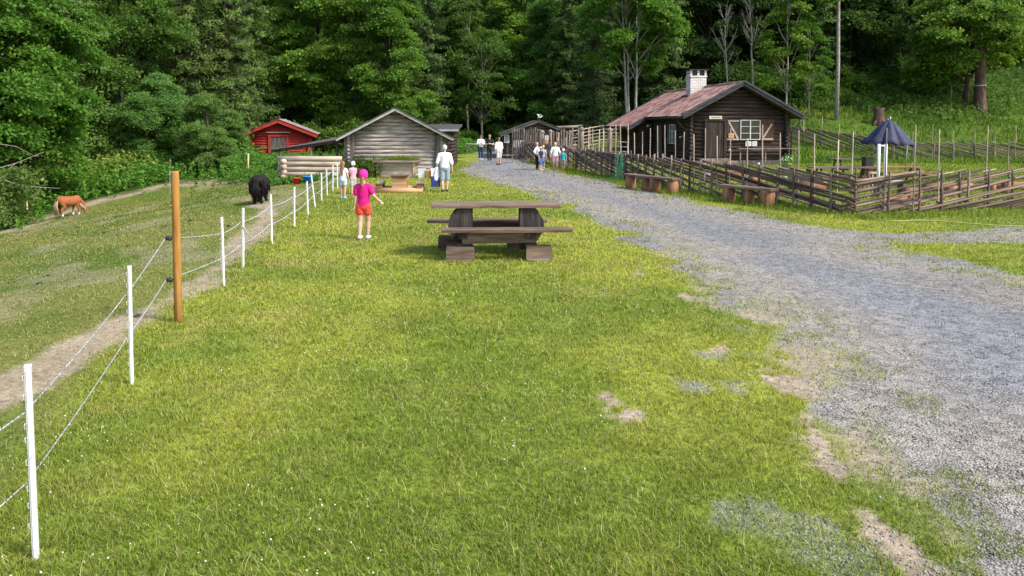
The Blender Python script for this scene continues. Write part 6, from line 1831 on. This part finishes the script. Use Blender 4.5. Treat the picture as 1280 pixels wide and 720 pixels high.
_, Hw, ap = person(556, 240, 59, N + R(8), 'grey-haired woman in white shirt and pale blue knee shorts carrying a blue bag', (.82, .83, .85), (.28, .34, .40), (.62, .60, .56), shoe=(.03, .03, .04), sleeve=1.15, bottom_len=1.0, legs=(.02, -.02), armp=[((-.04, .01, -.165), (-.01, -.02, -.14)), ((.05, .01, -.16), (.02, -.05, -.13))])
# her bag
wp = _.matrix_world
bpy.context.view_layer.update()
hand = _.matrix_world @ (ap[1][2] + Vector((0, 0, -.05)) * 1.0)
t = thing('shopping_bag', (hand.x - .02, hand.y, hand.z - .58), R(10), 'dark blue carrier bag hanging from the woman in white', 'bag')
b = MB(); b.prism([(-.15, -.05, 0), (.15, -.05, 0), (.17, -.04, .36), (-.17, -.04, .36)], (0, .12, 0)); b.build('bag_body', flat_mat('navy_bag', (.02, .035, .16), .5), t)
b = MB(); b.tube([(-.10, 0, .34), (-.05, 0, .52), (.0, 0, .58), (.05, 0, .52), (.10, 0, .34)], .009, 6); b.build('handle', flat_mat('navy_bag_handle', (.03, .04, .12), .5), t)
t = thing('white_jacket', (hand.x + .02, hand.y - .02, hand.z - .35), 0, 'white garment draped over the arm above the blue bag', 'jacket')
fuse('cloth_fold', [((0, 0, .42), (-.03, 0, .05), .06, .085, 1, .6), ((.03, .02, .40), (.04, .02, .12), .05, .06, 1, .6)], .012, flat_mat('white_cloth', (.8, .8, .82), .85), t)
G3 = 'people talking at the far end of the drive'
person(601, 199.5, 30.5, R(10), 'woman in white top and dark trousers, left of the three far down the drive', (.75, .74, .76), (.025, .035, .08), (.10, .06, .04), shorts=False, shoe=(.75, .75, .75), sleeve=1.9, vox=.014, armp=[((-.05, -.03, -.16), (.12, -.10, .03)), ((.05, -.03, -.16), (-.12, -.10, .03))], group=G3)
person(612, 201.5, 33, R(-5), 'person dressed all in black with folded bare arms, middle of the three far off', (.02, .02, .025), (.03, .03, .035), (.35, .24, .14), shorts=False, shoe=(.15, .12, .12), sleeve=.5, vox=.014, armp=[((-.06, -.03, -.15), (.12, -.10, .03)), ((.06, -.03, -.15), (-.12, -.10, .03))], group=G3)
person(623.5, 206, 34, N + R(30), 'person in white shirt and pale shorts, right of the three far off', (.82, .82, .82), (.52, .52, .48), (.24, .13, .08), shoe=(.08, .06, .05), sleeve=1.2, bottom_len=1.0, vox=.014, group=G3)
G4 = 'family beside the pole fence'
person(671.5, 212.5, 34.5, R(70), 'woman in white top and black trousers with hand on hip by the fence', (.80, .82, .84), (.02, .02, .025), (.50, .34, .22), shorts=False, shoe=(.6, .35, .25), sleeve=1.5, vox=.013, armp=[((-.10, .05, -.12), (.07, -.06, -.10)), ((.03, -.02, -.16), (-.02, -.04, -.14))], group=G4)
person(676, 213, 30, R(50), 'blond child in black T-shirt and blue shorts beside the hand-on-hip woman', (.02, .025, .035), (.06, .14, .34), (.58, .40, .22), child=True, shoe=(.65, .5, .35), bottom_len=1.0, vox=.012, group=G4)
person(678.8, 210.5, 29, R(-20), 'child with light hair and pale grey top half hidden behind the blond child in black', (.50, .52, .56), (.12, .18, .30), (.55, .38, .22), child=True, bottom_len=1.0, vox=.012, group=G4)
person(694, 213, 35, R(5), 'blond person in long white T-shirt and pink shorts by the fence', (.82, .80, .78), (.70, .42, .44), (.62, .45, .26), shoe=(.10, .12, .10), sleeve=.95, bottom_len=.85, vox=.013, armp=[((-.05, 0, -.15), (-.01, -.04, -.14)), ((.05, 0, -.15), (.02, -.04, -.14))], group=G4)
person(704, 213.5, 27.5, R(160), 'child in turquoise T-shirt and grey shorts with pale cap, right of the family', (.04, .45, .50), (.26, .27, .28), (.55, .4, .25), child=True, cap=(.70, .58, .50), shoe=(.55, .2, .12), bottom_len=.85, vox=.012, group=G4)

# ------------------------------------------------------------------ ponies (local -y is forward)
def pony(p, H, yaw, label, coat, mane, graze=True, shag=.0, socks=None, name='pony', head_turn=0.0):
    t = thing(name, p, yaw, label, 'pony')
    cm_ = surf('pony_coat', [(.3, tuple(c * .65 for c in coat)), (.7, tuple(min(1, c * 1.3) for c in coat))], (1, 1, .35), 18, bump=.8 if shag else .3, dist=.03)
    caps = [((0, .34 * H, .70 * H), (0, 0, .66 * H), .225 * H, .235 * H, 1, 1), ((0, 0, .66 * H), (0, -.30 * H, .68 * H), .235 * H, .205 * H, .98, 1), ((0, .44 * H, .74 * H), (0, .36 * H, .66 * H), .19 * H, .20 * H, 1.08, 1),
            ((0, -.30 * H, .80 * H), (0, -.20 * H, .74 * H), .12 * H, .14 * H, 1, 1)]
    nk = [(0, -.36 * H, .74 * H), (head_turn * .5, -.60 * H, .52 * H), (head_turn, -.70 * H, .32 * H), (head_turn, -.74 * H, .09 * H)] if graze else [(0, -.36 * H, .76 * H), (0, -.58 * H, .98 * H), (0, -.64 * H, 1.0 * H), (0, -.84 * H, .84 * H)]
    caps += [(nk[0], nk[1], .15 * H, .10 * H, .75, 1), (nk[1], nk[2], .10 * H, .085 * H, .8, 1), (nk[2], nk[3], .085 * H, .052 * H, .8, 1), (tuple(np.array(nk[2]) + [.03 * H, .0, .09 * H]), tuple(np.array(nk[2]) + [.05 * H, .02 * H, .15 * H]), .022 * H, .008 * H, 1, 1), (tuple(np.array(nk[2]) + [-.03 * H, .0, .09 * H]), tuple(np.array(nk[2]) + [-.05 * H, .02 * H, .15 * H]), .022 * H, .008 * H, 1, 1)]
    hv = []
    for s_ in (-1, 1):
        fo = -.04 * H * s_
        # hind: stifle forward and high, hock back, upright cannon
        caps += [((s_ * .11 * H, .42 * H, .62 * H), (s_ * .12 * H, .32 * H + fo, .44 * H), .13 * H, .085 * H, .8, 1), ((s_ * .12 * H, .32 * H + fo, .44 * H), (s_ * .12 * H, .46 * H + fo, .31 * H), .075 * H, .042 * H, .85, 1),
                 ((s_ * .12 * H, .46 * H + fo, .31 * H), (s_ * .12 * H, .43 * H + fo, .09 * H), .040 * H, .030 * H, 1, 1), ((s_ * .12 * H, .43 * H + fo, .09 * H), (s_ * .12 * H, .405 * H + fo, .04 * H), .033 * H, .045 * H, 1, 1)]
        ff = .06 * H * s_
        caps += [((s_ * .11 * H, -.28 * H, .58 * H), (s_ * .11 * H, -.27 * H + ff * .4, .40 * H), .09 * H, .055 * H, .85, 1), ((s_ * .11 * H, -.27 * H + ff * .4, .40 * H), (s_ * .11 * H, -.28 * H + ff, .29 * H), .05 * H, .040 * H, 1, 1),
                 ((s_ * .11 * H, -.28 * H + ff, .29 * H), (s_ * .11 * H, -.27 * H + ff, .09 * H), .036 * H, .029 * H, 1, 1), ((s_ * .11 * H, -.27 * H + ff, .09 * H), (s_ * .11 * H, -.295 * H + ff, .04 * H), .033 * H, .045 * H, 1, 1)]
        hv += [(s_ * .12 * H, .40 * H + fo), (s_ * .11 * H, -.295 * H + ff)]
    if shag: caps = [(a, b, ra * 1.06 + .008, rb * 1.06 + .012, sx, sy) for a, b, ra, rb, sx, sy in caps]
    fuse('body', caps, .014, cm_, t, 2)
    for x_, y_ in hv:
        b = MB(); b.lathe([(.052 * H, 0), (.042 * H, .05 * H)], (x_, y_ - .005, 0), 10); b.build('hoof', M['metal_dark'] if not socks else M['barge_dark'], t)
    if socks:
        for x_, y_ in hv[1::2] + hv[::2]:
            b = MB(); b.lathe([(.050 * H, .045 * H), (.040 * H, .12 * H), (.041 * H, .15 * H)], (x_, y_ + .015 * H, 0), 10, caps=False); b.build('sock', M['white_paint'], t, True)
    mm = surf('mane_hair', [(.3, tuple(c * .6 for c in mane)), (.7, mane)], (1, 1, .15), 30, bump=.8)
    def strands(nm, gen, n_, r_):
        b = MB()
        for _ in range(n_): b.tube(gen(), [r_, r_ * .8, r_ * .3], 4)
        b.build(nm, mm, t, True)
    rr = random.Random(3)
    def tail():
        x_ = rr.gauss(0, .05) * H
        return [(x_ * .4, .60 * H, .76 * H), (x_ * .9, .69 * H + rr.uniform(-.02, .03), .50 * H), (x_ * 1.3, .66 * H + rr.uniform(-.05, .05), rr.uniform(.06, .26) * H)]
    strands('tail', tail, 110, .014 * H)
    def manef():
        f = rr.random(); a = Vector(nk[0]).lerp(Vector(nk[2]), f) + Vector((0, .10 * H * (1 - f) + .05 * H, .12 * H * (1 - f * .4)))
        s_ = rr.choice((-1, 1)); return [a, a + Vector((s_ * .09 * H, .0, -.08 * H)), a + Vector((s_ * .12 * H, -.02, -(.17 + .12 * rr.random()) * H))]
    strands('mane', manef, 120, .011 * H)
    if shag:
        def coat_s():
            a = rr.random() * 6.28; yy = rr.uniform(-.35, .58) * H; z_ = rr.uniform(.42, .80) * H; w_ = .24 * H * math.sqrt(max(.1, 1 - ((z_ / H - .66) / .3) ** 2))
            s_ = rr.choice((-1, 1)); x_ = s_ * w_ * rr.uniform(.7, 1)
            if rr.random() < .35: yy = rr.uniform(.5, .62) * H; x_ = rr.uniform(-.2, .2) * H
            return [(x_, yy, z_), (x_ * 1.12, yy + .02, z_ - .09 * H), (x_ * 1.1, yy, z_ - .22 * H)]
        b = MB()
        for _ in range(520): b.tube(coat_s(), [.012, .010, .003], 3)
        b.build('shaggy_coat', cm_, t, True)
    return t
q = FLAT(326, 253)
for _ in range(8): q = FLAT(326, 253, gz(q.x, q.y))
pony((q.x, q.y, q.z), 38 * q.y / FPX / 1.0, N + R(6), 'shaggy black pony seen from behind, grazing on the flat pasture', (.011, .007, .006), (.008, .005, .004), shag=1)
q = FLAT(88, 270)
for _ in range(12): q = FLAT(88, 270, gz(q.x, q.y))
print('brown pony at', tuple(q))
pony((q.x, q.y, q.z), 28 * q.y / FPX, N + R(-24), 'chestnut brown pony with pale tail and white socks grazing at the edge of the weeds', (.30, .095, .035), (.55, .42, .27), socks=True)
